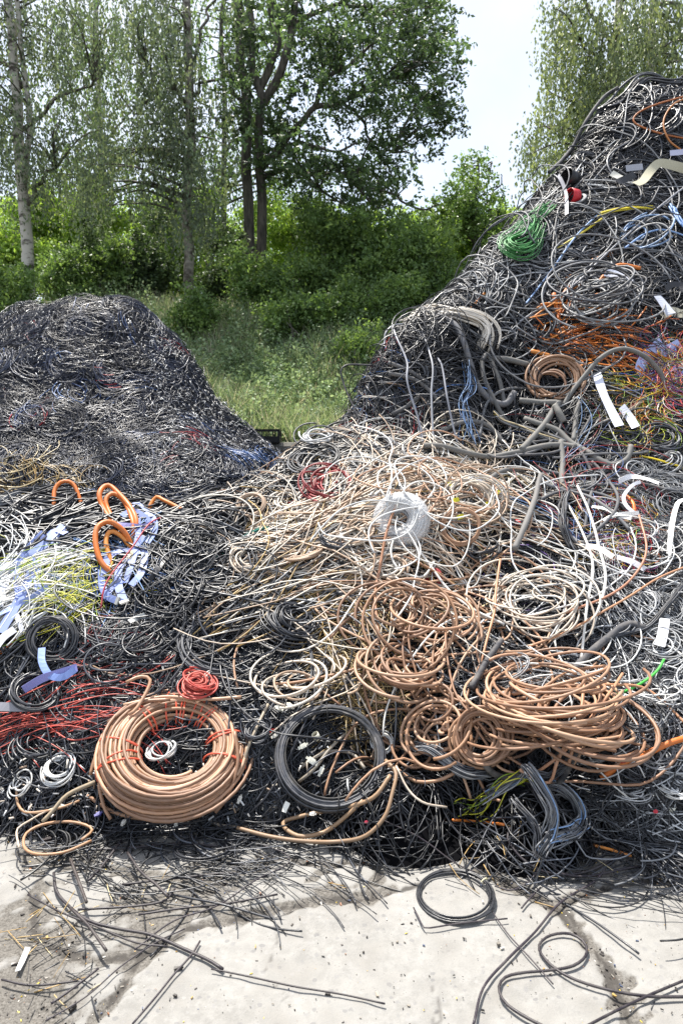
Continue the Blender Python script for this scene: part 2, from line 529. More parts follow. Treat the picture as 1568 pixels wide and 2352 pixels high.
# aggregate: some cells are grey pebbles showing through the worn skin
sep = n.nodes.new('ShaderNodeSeparateColor'); n.links.new(v1.outputs['Color'], sep.inputs[0])
cell = ramp(n, sep.outputs[0], [(.62, 0.0), (.66, 1.0)])
inside = ramp(n, v1.outputs['Distance'], [(.28, 1.0), (.40, 0.0)])
mm = n.nodes.new('ShaderNodeMath'); mm.operation = 'MULTIPLY'
n.links.new(cell, mm.inputs[0]); n.links.new(inside, mm.inputs[1])
stone = mixrgb(n, sep.outputs[1], (.13, .13, .135), (.33, .322, .312))
mm2 = n.nodes.new('ShaderNodeMath'); mm2.operation = 'MULTIPLY'; mm2.inputs[1].default_value = .5
n.links.new(mm.outputs[0], mm2.inputs[0])
c = mixrgb(n, mm2.outputs[0], c, stone)
sep2 = n.nodes.new('ShaderNodeSeparateColor'); n.links.new(v2.outputs['Color'], sep2.inputs[0])
pit = n.nodes.new('ShaderNodeMath'); pit.operation = 'MULTIPLY'
n.links.new(ramp(n, sep2.outputs[0], [(.955, 0.0), (.965, .6)]), pit.inputs[0])
n.links.new(ramp(n, v2.outputs['Distance'], [(.2, 1.0), (.35, 0.0)]), pit.inputs[1])
stn = nd(n, 'ShaderNodeTexNoise', Scale=7.0, Detail=7.0, Roughness=.72)
n.links.new(co.outputs['Object'], stn.inputs['Vector'])
c = mixrgb(n, ramp(n, stn.outputs[0], [(.5, 0.0), (.72, .55)]), c, (.17, .158, .14))
c = mixrgb(n, pit.outputs[0], c, (.16, .15, .14))
dcol = mixrgb(n, ramp(n, fine.outputs[0], [(.35, 0.0), (.65, 1.0)]), (.07, .064, .056), (.19, .178, .16))
dm = n.nodes.new('ShaderNodeMath'); dm.operation = 'MULTIPLY_ADD'
n.links.new(mid.outputs[0], dm.inputs[0]); dm.inputs[1].default_value = .9
ad = n.nodes.new('ShaderNodeMath'); ad.operation = 'SUBTRACT'; ad.inputs[1].default_value = .45
spc = n.nodes.new('ShaderNodeSeparateColor'); n.links.new(at_.outputs['Color'], spc.inputs[0])
n.links.new(spc.outputs[0], ad.inputs[0]); n.links.new(ad.outputs[0], dm.inputs[2])
c = mixrgb(n, ramp(n, dm.outputs[0], [(.22, 0.0), (.62, 1.0)]), c, dcol)
c = mixrgb(n, ramp(n, spc.outputs[1], [(.1, 0.0), (.8, .9)]), c, (.055, .05, .045))
n.links.new(c, b.inputs['Base Color'])
b.inputs['Roughness'].default_value = .9
b.inputs['Specular IOR Level'].default_value = .25
bp = nd(n, 'ShaderNodeBump', Strength=.55, Distance=.004)
hs = n.nodes.new('ShaderNodeMath'); hs.operation = 'ADD'
n.links.new(fine.outputs[0], hs.inputs[0]); n.links.new(mid.outputs[0], hs.inputs[1])
n.links.new(hs.outputs[0], bp.inputs['Height']); n.links.new(bp.outputs[0], b.inputs['Normal'])
obj('ground', mb, m, label='cracked pale concrete yard with dirt in its seams', cat='ground', kind='structure')

# ------------------------------------------------------------------ bank behind the wall
def soil_material(name, a, b_):
    m, n, b = mat(name)
    co = nd(n, 'ShaderNodeTexCoord')
    nz = nd(n, 'ShaderNodeTexNoise', Scale=3.5, Detail=8.0, Roughness=.7)
    n.links.new(co.outputs['Object'], nz.inputs['Vector'])
    n.links.new(mixrgb(n, ramp(n, nz.outputs[0], [(.35, 0.0), (.65, 1.0)]), a, b_), b.inputs['Base Color'])
    b.inputs['Roughness'].default_value = .95
    return m
bx = np.concatenate([-np.geomspace(300, 14, 14), np.arange(-13, 13.1, .25), np.geomspace(14, 300, 14)])
by = np.concatenate([[10.72], np.arange(10.8, 24, .2), np.geomspace(24.3, 600, 24)])
BX, BY = np.meshgrid(bx, by, indexing='ij')
BZ = bank_h(BX, BY)
BZ[:, 0] = -.2
idx = np.arange(BX.size).reshape(BX.shape)
mb = MB(); mb.add(np.stack([BX, BY, BZ], -1), np.stack([idx[:-1, :-1], idx[1:, :-1], idx[1:, 1:], idx[:-1, 1:]], -1), np.array([1., 1, 1]))
obj('hillside', mb, soil_material('bank_soil', (.035, .045, .018), (.075, .065, .04)), label='green bank rising behind the cable heaps', cat='hillside', kind='structure')

# ------------------------------------------------------------------ concrete wall at the foot of the bank and a crate on it
m, n, b = mat('weathered_concrete')
co = nd(n, 'ShaderNodeTexCoord')
nz = nd(n, 'ShaderNodeTexNoise', Scale=6.0, Detail=8.0, Roughness=.7)
n.links.new(co.outputs['Object'], nz.inputs['Vector'])
n.links.new(mixrgb(n, ramp(n, nz.outputs[0], [(.35, 0.0), (.7, 1.0)]), (.10, .095, .08), (.27, .26, .23)), b.inputs['Base Color'])
b.inputs['Roughness'].default_value = .9
bp = nd(n, 'ShaderNodeBump', Strength=.5, Distance=.02); n.links.new(nz.outputs[0], bp.inputs['Height']); n.links.new(bp.outputs[0], b.inputs['Normal'])
M_CONC = m
wall = thing('concrete_wall', (0, 10.5, 0), 'low weathered concrete retaining wall at the foot of the green bank', 'wall')
for i in range(-6, 5):
    mb = MB()
    x = i * 1.6 + .35
    prof = np.array([(-.2, -.02), (.2, -.02), (.2, 1.36), (.15, 1.41), (-.15, 1.41), (-.2, 1.36)])
    ring = lambda xx: np.stack([np.full(6, xx), 10.5 + prof[:, 0], prof[:, 1]], 1)
    V = np.concatenate([ring(x - .79), ring(x + .79)])
    q = [[k, (k + 1) % 6, (k + 1) % 6 + 6, k + 6] for k in range(6)] + [[0, 3, 2, 1], [0, 5, 4, 3], [6, 7, 8, 9], [6, 9, 10, 11]]
    mb.add(V, q, np.array([.3, .3, .3]))
    obj('concrete_block', mb, M_CONC, wall, smooth=False)

mb = MB()
cc = at(617, 1000, 10.42); cx, cy, cz = cc[0] - .02, 10.42, 1.415
W, D, H = .40, .30, .20
bk = lin('#17181b')
mb.box((cx, cy, cz + .006), (W, D, .012), bk)
for sx in (-1, 1):
    mb.box((cx + sx * (W / 2 - .006), cy, cz + .05), (.012, D - .026, .076), bk)
    mb.box((cx + sx * (W / 2 - .006), cy, cz + H - .02), (.016, D, .04), bk)
    for sy in (-1, 1):
        mb.box((cx + sx * (W / 2 - .015), cy + sy * (D / 2 - .015), cz + .1), (.034, .034, .178), bk)
for sy in (-1, 1):
    mb.box((cx, cy + sy * (D / 2 - .006), cz + .05), (W - .026, .012, .076), bk)
    mb.box((cx, cy + sy * (D / 2 - .006), cz + H - .02), (W - .032, .016, .036), bk)
    for k in (-.1, 0, .1):
        mb.box((cx + k, cy + sy * (D / 2 - .008), cz + .115), (.014, .008, .09), bk)
obj('plastic_crate', mb, M_PLASTIC, label='small black plastic crate on the concrete wall beside the far black heap', cat='crate', smooth=False)

# ------------------------------------------------------------------ foliage
def leaves(mb, p, size, col, ax=None, aspect=.55):
    N = len(p)
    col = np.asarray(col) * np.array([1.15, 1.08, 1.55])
    a = norm(RNG.normal(0, 1, (N, 3)))
    if ax is not None: a = norm(a * .55 + ax)
    b = norm(np.cross(a, RNG.normal(0, 1, (N, 3))))
    nn = np.cross(a, b)
    s = (size * RNG.uniform(.65, 1.3, N))[:, None]
    V = np.stack([p + a * s, p + b * s * aspect + nn * s * .15, p - a * s, p - b * s * aspect + nn * s * .15], 1)
    mb.add(V, np.arange(4 * N).reshape(N, 4), np.repeat(col, 4, 0))

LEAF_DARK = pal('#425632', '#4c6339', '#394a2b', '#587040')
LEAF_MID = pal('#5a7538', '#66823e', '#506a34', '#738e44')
LEAF_LIT = pal('#7a9a3c', '#8aa844', '#6c8a38', '#98b44c')  # brighter, yellower greens: sunlight put into the leaf colour
LEAF_BIRCH = pal('#586846', '#647650', '#4c5a3c', '#748258')

def crown(mb, blobs, Y, dep, nclump, per, spread, size, cols, droop=0.0, rng=None, hole=.35):
    """leaf clumps through the volume of a few ellipsoids given in photograph coordinates at distance Y"""
    rng = rng or RNG
    w = np.array([b[2] * b[3] for b in blobs], float); w /= w.sum()
    C = []
    k = rng.choice(len(blobs), nclump * 3, p=w)
    B = np.array(blobs, float)[k]
    q = norm(rng.normal(0, 1, (len(k), 3))) * (rng.uniform(0, 1, (len(k), 1)) ** .42)
    u = B[:, 0] + q[:, 0] * B[:, 2]; v = B[:, 1] + q[:, 2] * B[:, 3]
    y = Y + q[:, 1] * dep
    c = at(u, v, y)
    g = fnoise(c[:, 0] * 1.0, c[:, 2] * 1.0 + c[:, 1] * .7, 3.6, 9, rng)
    c = c[g > np.quantile(g, hole)][:nclump]
    n = len(c)
    tone = rng.uniform(.72, 1.3, n)
    ci = rng.integers(0, len(cols), n)
    base = cols[ci] * tone[:, None]
    if droop:
        t = rng.uniform(0, 1, (n, per))
        L = rng.uniform(.5, 1.3, (n, 1)) * droop
        sway = rng.normal(0, .12, (n, 1, 2))
        P = np.repeat(c[:, None], per, 1)
        k3 = np.arange(per) % 3
        o3 = rng.normal(0, spread * 1.9, (n, 3, 3)); l3 = rng.uniform(.6, 1.15, (n, 3))
        P += o3[:, k3]
        P[..., 2] -= t * L * l3[:, k3]
        P[..., :2] += sway * t[..., None] + rng.normal(0, .022, (n, per, 2))
        ax = np.array([0, 0, -1.0])
    else:
        k5 = np.arange(per) % 5
        dr = norm(rng.normal(0, 1, (n, 5, 3)) * np.array([1, 1, .6]) + np.array([0, 0, .15])) * spread * rng.uniform(1.0, 2.3, (n, 5, 1))
        tt = rng.uniform(0, 1, (n, per, 1)) ** .8
        P = c[:, None] + rng.normal(0, spread * .25, (n, 1, 3)) + dr[:, k5] * tt + rng.normal(0, .03, (n, per, 3))
        P[..., 2] -= .25 * spread * tt[..., 0] ** 2
        ax = None
    leaves(mb, P.reshape(-1, 3), size, np.repeat(base, per, 0) * rng.uniform(.85, 1.18, (n * per, 1)), ax)
    return c

def limb_path(pts, Y, K=26, wig=.03):
    p = np.array([at(q[0], q[1], Y + (q[2] if len(q) > 2 else 0)) for q in pts])
    s = spline(p, K)
    s[1:-1, 0] += srand(K, 4, wig)[1:-1]; s[1:-1, 1] += srand(K, 4, wig)[1:-1]
    return s

def tree(name, label, cat, Y, trunks, limbs, blobs, dep, nclump, per, spread, size, cols, bark, droop=0.0, group=None, nbr=40, hole=.35):
    rng = np.random.default_rng(abs(int(Y * 1000 + blobs[0][0])))
    px = Y / F
    b0 = at(trunks[0][0][0][0], trunks[0][0][0][1], Y)
    zb = float(bank_h(b0[0], b0[1]))
    root = thing(name, (b0[0], b0[1], zb), label, cat, group)
    paths = []
    for pts, r0, r1 in trunks:
        p = limb_path(pts, Y, 40)
        foot = p[0].copy(); foot[2] = min(foot[2] - .05, bank_h(foot[0], foot[1]) - .15)
        p = np.concatenate([foot[None], p])
        r = np.linspace(r0, r1, len(p)) * px; r[0] *= 1.25
        mb = MB(); tubes(mb, p, r[None], 10, lin('#777777')); obj('trunk', mb, bark, root)
        paths.append((p, r))
    lp = []
    for pts, r0, r1 in limbs:
        p = limb_path(pts, Y, 30, .05); r = np.linspace(r0, r1, 30) * px
        mb = MB(); tubes(mb, p, r[None], 8, lin('#777777')); obj('limb', mb, M_BARK, root)
        lp.append((p, r))
    mb = MB()
    c = crown(mb, blobs, Y, dep, nclump, per, spread, size, cols, droop, rng, hole)
    # twigs from the limbs and stems out to some of the leaf clumps
    allp = np.concatenate([p[len(p) // 4:] for p, r in lp + paths])
    mt = MB()
    for k in rng.choice(len(c), min(nbr, len(c)), replace=False):
        d = np.linalg.norm(allp - c[k], axis=1) + np.where(allp[:, 2] > c[k][2] + .2, 1.5, 0)
        a = allp[d.argmin()]
        L = np.linalg.norm(c[k] - a)
        mid = (a + c[k]) / 2 + np.array([rng.normal(0, .1), rng.normal(0, .1), .12 * L])
        tubes(mt, spline([a, mid, c[k]], 9), np.linspace(.012 + .012 * L, .006, 9)[None], 4, lin('#4a4038'), caps=False)
    obj('twigs', mt, M_BARK, root)
    obj('crown', mb, M_TREE, root, smooth=False)
    return root

tree('birch_tree', 'white barked birch with hanging leaves beyond the far black heap', 'tree', 15.0,
     [([(66, 725), (60, 600), (57, 480), (45, 330), (33, 150), (18, -80)], 14, 8), ([(56, 460), (68, 330), (60, 180), (40, 20), (30, -80)], 7, 5)],
     [([(62, 470), (88, 430), (100, 405), (130, 385)], 6, 2.5), ([(57, 300), (100, 250), (160, 215), (215, 190)], 5, 2), ([(50, 200), (20, 150), (-30, 120)], 5, 3)],
     [(60, 60, 150, 190), (20, 330, 110, 190), (150, 280, 130, 170), (190, 60, 120, 140), (-80, 150, 120, 250)], 1.6, 800, 27, .075, .036, LEAF_BIRCH, M_BIRCH, droop=1.0, nbr=70)
tree('birch_tree', 'slender birch with patchy bark standing left of the twin stemmed tree', 'tree', 16.0,
     [([(440, 735), (432, 600), (434, 430), (439, 250), (436, 120), (430, -80)], 11.5, 8)],
     [([(436, 240), (400, 205), (360, 222), (310, 262)], 5, 2), ([(440, 220), (470, 190), (520, 170)], 4, 2), ([(436, 330), (400, 290), (360, 210), (340, 150)], 4, 2), ([(437, 150), (470, 60), (500, -40)], 4, 2)],
     [(400, 60, 170, 170), (330, 260, 150, 130), (480, 330, 90, 160), (270, 380, 140, 110), (430, 480, 90, 90)], 1.7, 820, 27, .08, .040, LEAF_BIRCH, M_BIRCH2, droop=.8, nbr=80)
tree('twin_stemmed_tree', 'tall tree with two dark stems and long branches reaching over the heaps', 'tree', 17.0,
     [([(578, 690), (572, 560), (568, 400), (562, 260), (553, 140), (546, -80)], 12.5, 9), ([(604, 690), (600, 560), (599, 440), (596, 340), (590, 220), (578, 120), (572, -80)], 12.5, 7)],
     [([(602, 385), (640, 335), (690, 285), (722, 245), (770, 240), (815, 215), (855, 190), (905, 178)], 9, 3),
      ([(592, 245), (625, 205), (648, 150), (668, 70), (690, -80)], 10, 7),
      ([(590, 210), (612, 165), (626, 110), (622, 0), (628, -80)], 9, 6),
      ([(722, 245), (735, 200), (765, 170), (800, 150), (870, 90)], 6, 2.5),
      ([(790, 239), (830, 270), (850, 320), (900, 350)], 4, 2),
      ([(602, 410), (650, 385), (700, 400), (760, 385), (820, 430), (860, 480)], 6, 2.5),
      ([(668, 70), (720, 30), (800, 10), (880, 30)], 6, 2.5), ([(640, 335), (700, 330), (770, 350), (820, 330)], 4, 2),
      ([(560, 250), (530, 180), (500, 120)], 5, 2), ([(700, 395), (740, 440), (800, 470)], 4, 2), ([(820, 430), (880, 440), (960, 480), (1010, 470)], 3.5, 1.5)],
     [(700, 40, 190, 120), (880, 80, 150, 120), (990, 110, 95, 110), (1000, 250, 60, 75), (900, 260, 130, 110), (760, 180, 140, 120), (760, 400, 150, 90), (880, 420, 110, 70), (660, 330, 100, 110), (960, 340, 60, 50), (570, 230, 90, 200)],
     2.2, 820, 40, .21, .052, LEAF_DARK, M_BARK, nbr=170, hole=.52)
tree('young_tree', 'young airy tree against the sky between the tall tree and the high heap', 'tree', 19.0,
     [([(1080, 740), (1088, 600), (1094, 480), (1098, 370)], 5, 1.5)],
     [([(1090, 560), (1060, 500), (1030, 440)], 2.5, 1), ([(1092, 520), (1130, 460), (1150, 400)], 2.5, 1), ([(1094, 470), (1120, 410), (1128, 370)], 2, 1)],
     [(1085, 430, 55, 85), (1045, 480, 50, 70), (1140, 480, 28, 60), (1090, 540, 85, 70), (1000, 500, 60, 50)], 1.3, 300, 30, .17, .05, LEAF_MID, M_BARK, nbr=60, hole=.3)
tree('weeping_birch', 'large weeping birch rising behind the high heap', 'tree', 14.0,
     [([(1425, 760), (1420, 500), (1414, 250), (1418, 100), (1424, -80)], 13, 8), ([(1500, 760), (1500, 400), (1492, 150), (1500, -80)], 9, 6)],
     [([(1415, 240), (1380, 150), (1330, 90)], 5, 2), ([(1418, 320), (1360, 260), (1300, 230)], 5, 2), ([(1416, 150), (1350, 20), (1300, -60)], 5, 2), ([(1420, 420), (1330, 330), (1240, 280)], 4, 1.5)],
     [(1420, 60, 150, 160), (1530, 80, 120, 200), (1300, 40, 55, 110), (1330, 250, 85, 160), (1215, 310, 22, 70), (1250, 330, 34, 110), (1262, 150, 20, 60), (1240, 40, 12, 50), (1420, 260, 110, 110)], 1.5, 1050, 30, .06, .036, pal('#66764a', '#738352', '#586842', '#869458'), M_BIRCH, droop=1.15, nbr=90, hole=.3)
tree('background_birch', 'hazy birch crown filling the gap between the two slender birches', 'tree', 21.0,
     [([(228, 700), (232, 420), (226, 200), (220, -80)], 8, 4)],
     [([(230, 350), (270, 290), (310, 250)], 3, 1.5), ([(228, 300), (190, 250), (150, 230)], 3, 1.5)],
     [(220, 120, 160, 170), (240, 350, 170, 130), (150, 430, 120, 80), (360, 430, 100, 80)], 1.6, 500, 22, .1, .05, LEAF_MID, M_BIRCH, droop=.9, nbr=50, hole=.4)
tree('background_birch', 'hazy crown behind the twin stems of the tall dark tree', 'tree', 22.0,
     [([(520, 700), (515, 420), (512, 200), (508, -80)], 7, 4)],
     [([(515, 350), (550, 290), (600, 250)], 3, 1.5), ([(513, 300), (480, 250), (450, 230)], 3, 1.5)],
     [(540, 80, 150, 150), (520, 380, 130, 110), (650, 420, 110, 80)], 1.6, 400, 22, .12, .052, LEAF_MID, M_BARK, droop=.5, nbr=50, hole=.4)

def bush(label, u, v, ru, rv, Y, n, size, cols, cat='bush', hole=.42):
    rng = np.random.default_rng(int(u * 7 + v))
    c0 = at(u, v, Y); zb = float(bank_h(c0[0], Y))
    root = thing('leafy_bush', (c0[0], Y, zb), label, cat, 'bushes on the bank')
    mt = MB()
    for k in range(9):
        t = at(u + rng.uniform(-.7, .7) * ru, v + rng.uniform(-.6, .3) * rv, Y + rng.uniform(-.6, .6))
        f = np.array([c0[0] + rng.normal(0, .15), Y + rng.normal(0, .1), zb - .1])
        tubes(mt, spline([f, (f + t) / 2 + rng.normal(0, .12, 3), t], 10), np.linspace(.03, .008, 10)[None], 5, lin('#4a4038'), caps=False)
    obj('stems', mt, M_BARK, root)
    mb = MB()
    px = Y / F
    dep = min(1.6, ru * px * .8)
    base_v = 1176 - F * math.tan(math.atan((zb - CAM_H) / Y) + PITCH)
    bl = [(u, v, ru, rv), (u, (v + base_v) / 2, ru * .9, max(20, (base_v - v) / 2))]
    for k in range(7):
        bl.append((u + rng.uniform(-1.1, 1.1) * ru, v + rng.uniform(-1.15, .4) * rv, ru * rng.uniform(.14, .3), rv * rng.uniform(.25, .5)))
    crown(mb, bl, Y, dep, int(n * 1.1), 22, .2, size, cols, 0, rng, hole)
    obj('foliage', mb, M_LEAF, root, smooth=False)

for a in [
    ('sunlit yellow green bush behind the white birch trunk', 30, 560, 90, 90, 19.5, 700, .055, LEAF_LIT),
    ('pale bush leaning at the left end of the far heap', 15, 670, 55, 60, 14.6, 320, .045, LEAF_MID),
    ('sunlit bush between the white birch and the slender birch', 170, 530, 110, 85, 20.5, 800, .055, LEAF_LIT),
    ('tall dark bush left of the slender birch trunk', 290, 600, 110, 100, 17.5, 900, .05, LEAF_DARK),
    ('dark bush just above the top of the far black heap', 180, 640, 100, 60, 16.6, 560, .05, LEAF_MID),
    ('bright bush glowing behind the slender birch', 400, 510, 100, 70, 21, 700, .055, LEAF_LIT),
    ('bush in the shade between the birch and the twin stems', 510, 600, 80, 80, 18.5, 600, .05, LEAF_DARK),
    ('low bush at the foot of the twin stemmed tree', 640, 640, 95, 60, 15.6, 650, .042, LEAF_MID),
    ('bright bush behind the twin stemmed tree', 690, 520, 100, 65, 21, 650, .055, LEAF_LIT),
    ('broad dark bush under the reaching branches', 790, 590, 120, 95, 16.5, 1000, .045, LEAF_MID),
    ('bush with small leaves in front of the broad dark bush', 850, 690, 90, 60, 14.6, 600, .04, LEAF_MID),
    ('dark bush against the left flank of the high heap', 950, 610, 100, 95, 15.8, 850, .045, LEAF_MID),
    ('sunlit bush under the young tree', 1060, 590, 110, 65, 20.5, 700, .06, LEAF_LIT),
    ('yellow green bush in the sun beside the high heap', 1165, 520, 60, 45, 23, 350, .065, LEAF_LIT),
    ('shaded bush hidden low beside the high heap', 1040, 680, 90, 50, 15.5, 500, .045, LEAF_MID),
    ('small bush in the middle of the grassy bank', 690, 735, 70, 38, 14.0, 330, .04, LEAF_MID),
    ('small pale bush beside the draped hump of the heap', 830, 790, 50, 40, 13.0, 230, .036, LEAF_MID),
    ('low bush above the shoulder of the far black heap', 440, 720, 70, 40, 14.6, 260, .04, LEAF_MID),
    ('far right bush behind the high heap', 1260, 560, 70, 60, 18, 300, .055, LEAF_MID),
]:
    bush(*a)

# far wood that closes the view, one mass
mb = MB()
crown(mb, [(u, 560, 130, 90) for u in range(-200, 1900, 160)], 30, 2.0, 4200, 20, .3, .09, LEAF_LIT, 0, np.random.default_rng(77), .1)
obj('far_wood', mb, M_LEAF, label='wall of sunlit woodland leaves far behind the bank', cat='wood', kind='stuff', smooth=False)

# grass and weeds on the bank
def blades(mb, N, rng, hgt, cols, y0=10.8, y1=17, x0=-7, x1=5):
    x = rng.uniform(x0, x1, N); y = y0 + (y1 - y0) * rng.uniform(0, 1, N) ** 1.3
    cl = fnoise(x, y, 2.2, 6, rng)
    k = cl > -.9; x, y = x[k], y[k]; N = len(x)
    p = np.stack([x, y, bank_h(x, y)], 1)
    h = hgt * rng.uniform(.4, 1.3, N) * (1 + .3 * cl[k])
    lean = rng.normal(0, .35, (N, 2)) * h[:, None]
    tip = p + np.stack([lean[:, 0], lean[:, 1], h], 1)
    mid = p + np.stack([lean[:, 0] * .35, lean[:, 1] * .35, h * .6], 1)
    w = np.stack([rng.normal(0, 1, N), rng.normal(0, .5, N), np.zeros(N)], 1); w = norm(w) * rng.uniform(.004, .009, (N, 1))
    V = np.stack([p - w, p + w, mid + w * .8, mid - w * .8, tip + w * .1, tip - w * .1], 1)
    f = np.arange(N)[:, None, None] * 6 + np.array([[0, 1, 2, 3], [3, 2, 4, 5]])
    c = cols[rng.integers(0, len(cols), N)] * rng.uniform(.8, 1.25, (N, 1)) * np.array([1.2, 1.1, 1.6])
    mb.add(V, f, np.repeat(c, 6, 0))
mb = MB()
blades(mb, 60000, np.random.default_rng(21), .42, pal('#7c9056', '#8a9e62', '#6c824e', '#9cae76', '#b4b48a'))
obj('grass', mb, M_GRASS, label='long green grass on the bank', cat='grass', kind='stuff', smooth=False)
rng = np.random.default_rng(23)
nw = 6500
x = rng.uniform(-7, 4, nw); y = 10.8 + 5.6 * rng.uniform(0, 1, nw) ** 1.2
g = fnoise(x, y, 1.6, 7, rng); k = (g > -.5) & ((y < 14.6) | (rng.uniform(0, 1, len(y)) < .3)); x, y = x[k], y[k]; nw = len(x)
hh = rng.uniform(.12, .5, nw) * (1 + 1.1 * np.clip((y - 12) / 4, 0, 1))
mb = MB()
per = 26
t = rng.uniform(.15, 1, (nw, per))
P = np.stack([np.repeat(x[:, None], per, 1), np.repeat(y[:, None], per, 1), bank_h(x, y)[:, None] + t * hh[:, None]], -1)
P[..., :2] += rng.normal(0, .09, (nw, per, 2))
cc_ = pal('#728a54', '#829a60', '#647c4c', '#98b074')[rng.integers(0, 4, nw)] * rng.uniform(.75, 1.25, (nw, 1))
leaves(mb, P.reshape(-1, 3), .036, np.repeat(cc_, per, 0), None, .6)
for i in rng.choice(nw, 500, replace=False):
    tubes(mb, spline([[x[i], y[i], bank_h(x[i], y[i]) - .03], [x[i] + rng.normal(0, .05), y[i], bank_h(x[i], y[i]) + hh[i] * 1.2]], 4), np.array([[.006, .005, .004, .003]]), 4, lin('#7a8550'), caps=False)
obj('weeds', mb, M_GRASS, label='leafy weeds and saplings covering the bank', cat='weeds', kind='stuff', smooth=False)

# ================================================================== HEAPS AND TANGLES
BLK = pal('#17181c', '#1e2025', '#121315', '#292b31', '#34373e', '#23252b')
DGR = pal('#34373e', '#44474f', '#292b31', '#565a62', '#1e2025')
GRY = pal('#686a6e', '#808285', '#515358', '#939598', '#3e4046')
LGR = pal('#a9abad', '#bfc1c3', '#8f9195', '#d2d3d4', '#74777c')
CRM = pal('#cfc6b8', '#bcae9e', '#dcd5ca', '#b0967e', '#c6b6a4')
WHT = pal('#dcdcda', '#cccecf', '#e6e4de')
BRN = pal('#a98266', '#9c7659', '#b49074', '#8f6b52')
TAN = pal('#b69a62', '#a68850', '#c7ae7c', '#8d7444', '#d2c096')
ORG = pal('#d0762a', '#c4681f', '#d88838')
RED = pal('#a8242f', '#8e1c28', '#b43438', '#981f28')
LRED = pal('#bc4a40', '#ae392f', '#c45a4c')
BLU = pal('#4c78b8', '#6a92c8', '#3c5f9e', '#86a8d4')
MIX = pal('#d03038', '#e0b820', '#3c68b8', '#e8e4dc', '#d86a20', '#4a9a4a', '#8a3a8a', '#c02838', '#e8c83c')
GRN = pal('#3a8a40', '#4a9a50', '#2f7436')
YGR = pal('#b8c020', '#d4d030', '#8aa828', '#e0dc50')
PUR = pal('#5a4378', '#6b5090', '#3e2f58')

def march(S, p, th, L, K, k0, kv, off, wob, rng):
    """walk N strands over the surface S: start p (N,2), heading th, length L, curvature k0 wandering by kv"""
    N = len(p)
    ds = L / (K - 1)
    x, y = p[:, 0].copy(), p[:, 1].copy()
    n = S.n(x, y)
    e1 = norm(np.cross(np.array([0, 0, 1.]), n) + np.array([1e-4, 0, 0]))
    e2 = np.cross(n, e1)
    d = e1 * np.cos(th)[:, None] + e2 * np.sin(th)[:, None]
    out = np.empty((N, K, 3))
    kap = k0 + kv * rng.normal(0, 1, N)
    ph = rng.uniform(0, 6.28, N); fr = rng.uniform(4, 12, N)
    for i in range(K):
        z = S.h(x, y)
        o = np.maximum(off + wob * np.sin(ph + fr * i * ds), -.03)
        out[:, i] = np.stack([x, y, z], 1) + n * o[:, None]
        kap += kv * rng.normal(0, .45, N) - .12 * (kap - k0)
        a = kap * ds
        d = d * np.cos(a)[:, None] + np.cross(n, d) * np.sin(a)[:, None]
        x = x + d[:, 0] * ds; y = y + d[:, 1] * ds
        n = S.n(x, y)
        d = norm(d - (d * n).sum(1, keepdims=True) * n)
    return out

def region_uv(n, reg, rng):
    """random points in a list of ellipses (u,v,ru,rv) or one polygon [(u,v),...] of photograph coordinates"""
    if len(reg[0]) == 4:
        w = np.array([a[2] * a[3] for a in reg], float); k = rng.choice(len(reg), n, p=w / w.sum())
        B = np.array(reg, float)[k]
        a = rng.uniform(0, 6.283, n); r = np.sqrt(rng.uniform(0, 1, n))
        return B[:, 0] + B[:, 2] * r * np.cos(a), B[:, 1] + B[:, 3] * r * np.sin(a)
    P = np.array(reg, float); lo, hi = P.min(0), P.max(0)
    U, V = [], []
    while len(U) < n:
        u = rng.uniform(lo[0], hi[0], n * 3); v = rng.uniform(lo[1], hi[1], n * 3)
        ins = np.zeros(len(u), bool)
        for (x1, y1), (x2, y2) in zip(P, np.roll(P, -1, 0)):
            c = ((y1 > v) != (y2 > v)) & (u < (x2 - x1) * (v - y1) / (y2 - y1 + 1e-9) + x1)
            ins ^= c
        U += list(u[ins]); V += list(v[ins])
    return np.array(U[:n]), np.array(V[:n])

def hanks(mb, S, c, per, rng, L, k, r, cols, th=None, thj=.17, spread=.06, kv=1.0, off=(-.015, .05), wob=.008, K=18, sides=4, tone=(.75, 1.25), mixed=.18):
    """clusters of strands: each cluster shares a heading, bend and colour"""
    M = len(c); N = M * per
    rep = lambda a: np.repeat(a, per, 0)
    thc = rng.uniform(0, 2 * np.pi, M) if th is None else th[0] + rng.normal(0, th[1], M)
    p = rep(c[:, :2]) + rng.normal(0, spread, (N, 2))
    t = rep(thc) + rng.normal(0, thj, N)
    LL = rng.uniform(*L, M); LL = rep(LL) * rng.uniform(.5, 1.2, N)
    kk = rep(rng.uniform(*k, M) * rng.choice([-1, 1], M)) * rng.uniform(.7, 1.3, N)
    o = rep(rng.uniform(off[0], off[1], M)) + rng.normal(0, .012, N)
    ci = rng.integers(0, len(cols), M)
    col = np.where(rng.uniform(0, 1, N)[:, None] < mixed, cols[rng.integers(0, len(cols), N)], rep(cols[ci])) * rng.uniform(*tone, (N, 1))
    rr = rng.uniform(*r, M) * .86; rr = rep(rr) * rng.uniform(.85, 1.15, N)
    o = np.maximum(o, rr * .5 - .02)
    P = march(S, p, t, LL, K, kk, kv, o, wob, rng)
    # centre each strand on its start point
    tubes(mb, P, rr, sides, np.clip(col, 0, .9))

def screen_pts(S, n, reg, rng):
    u, v = region_uv(n, reg, rng)
    p = S.hit(u, v)
    return p[np.isfinite(p[:, 1])]

def world_pts(S, n, x, y, rng, zmin=.1):
    p = np.stack([rng.uniform(*x, n), rng.uniform(*y, n)], 1)
    z = S.h(p[:, 0], p[:, 1])
    k = z > zmin
    return np.concatenate([p, z[:, None]], 1)[k]

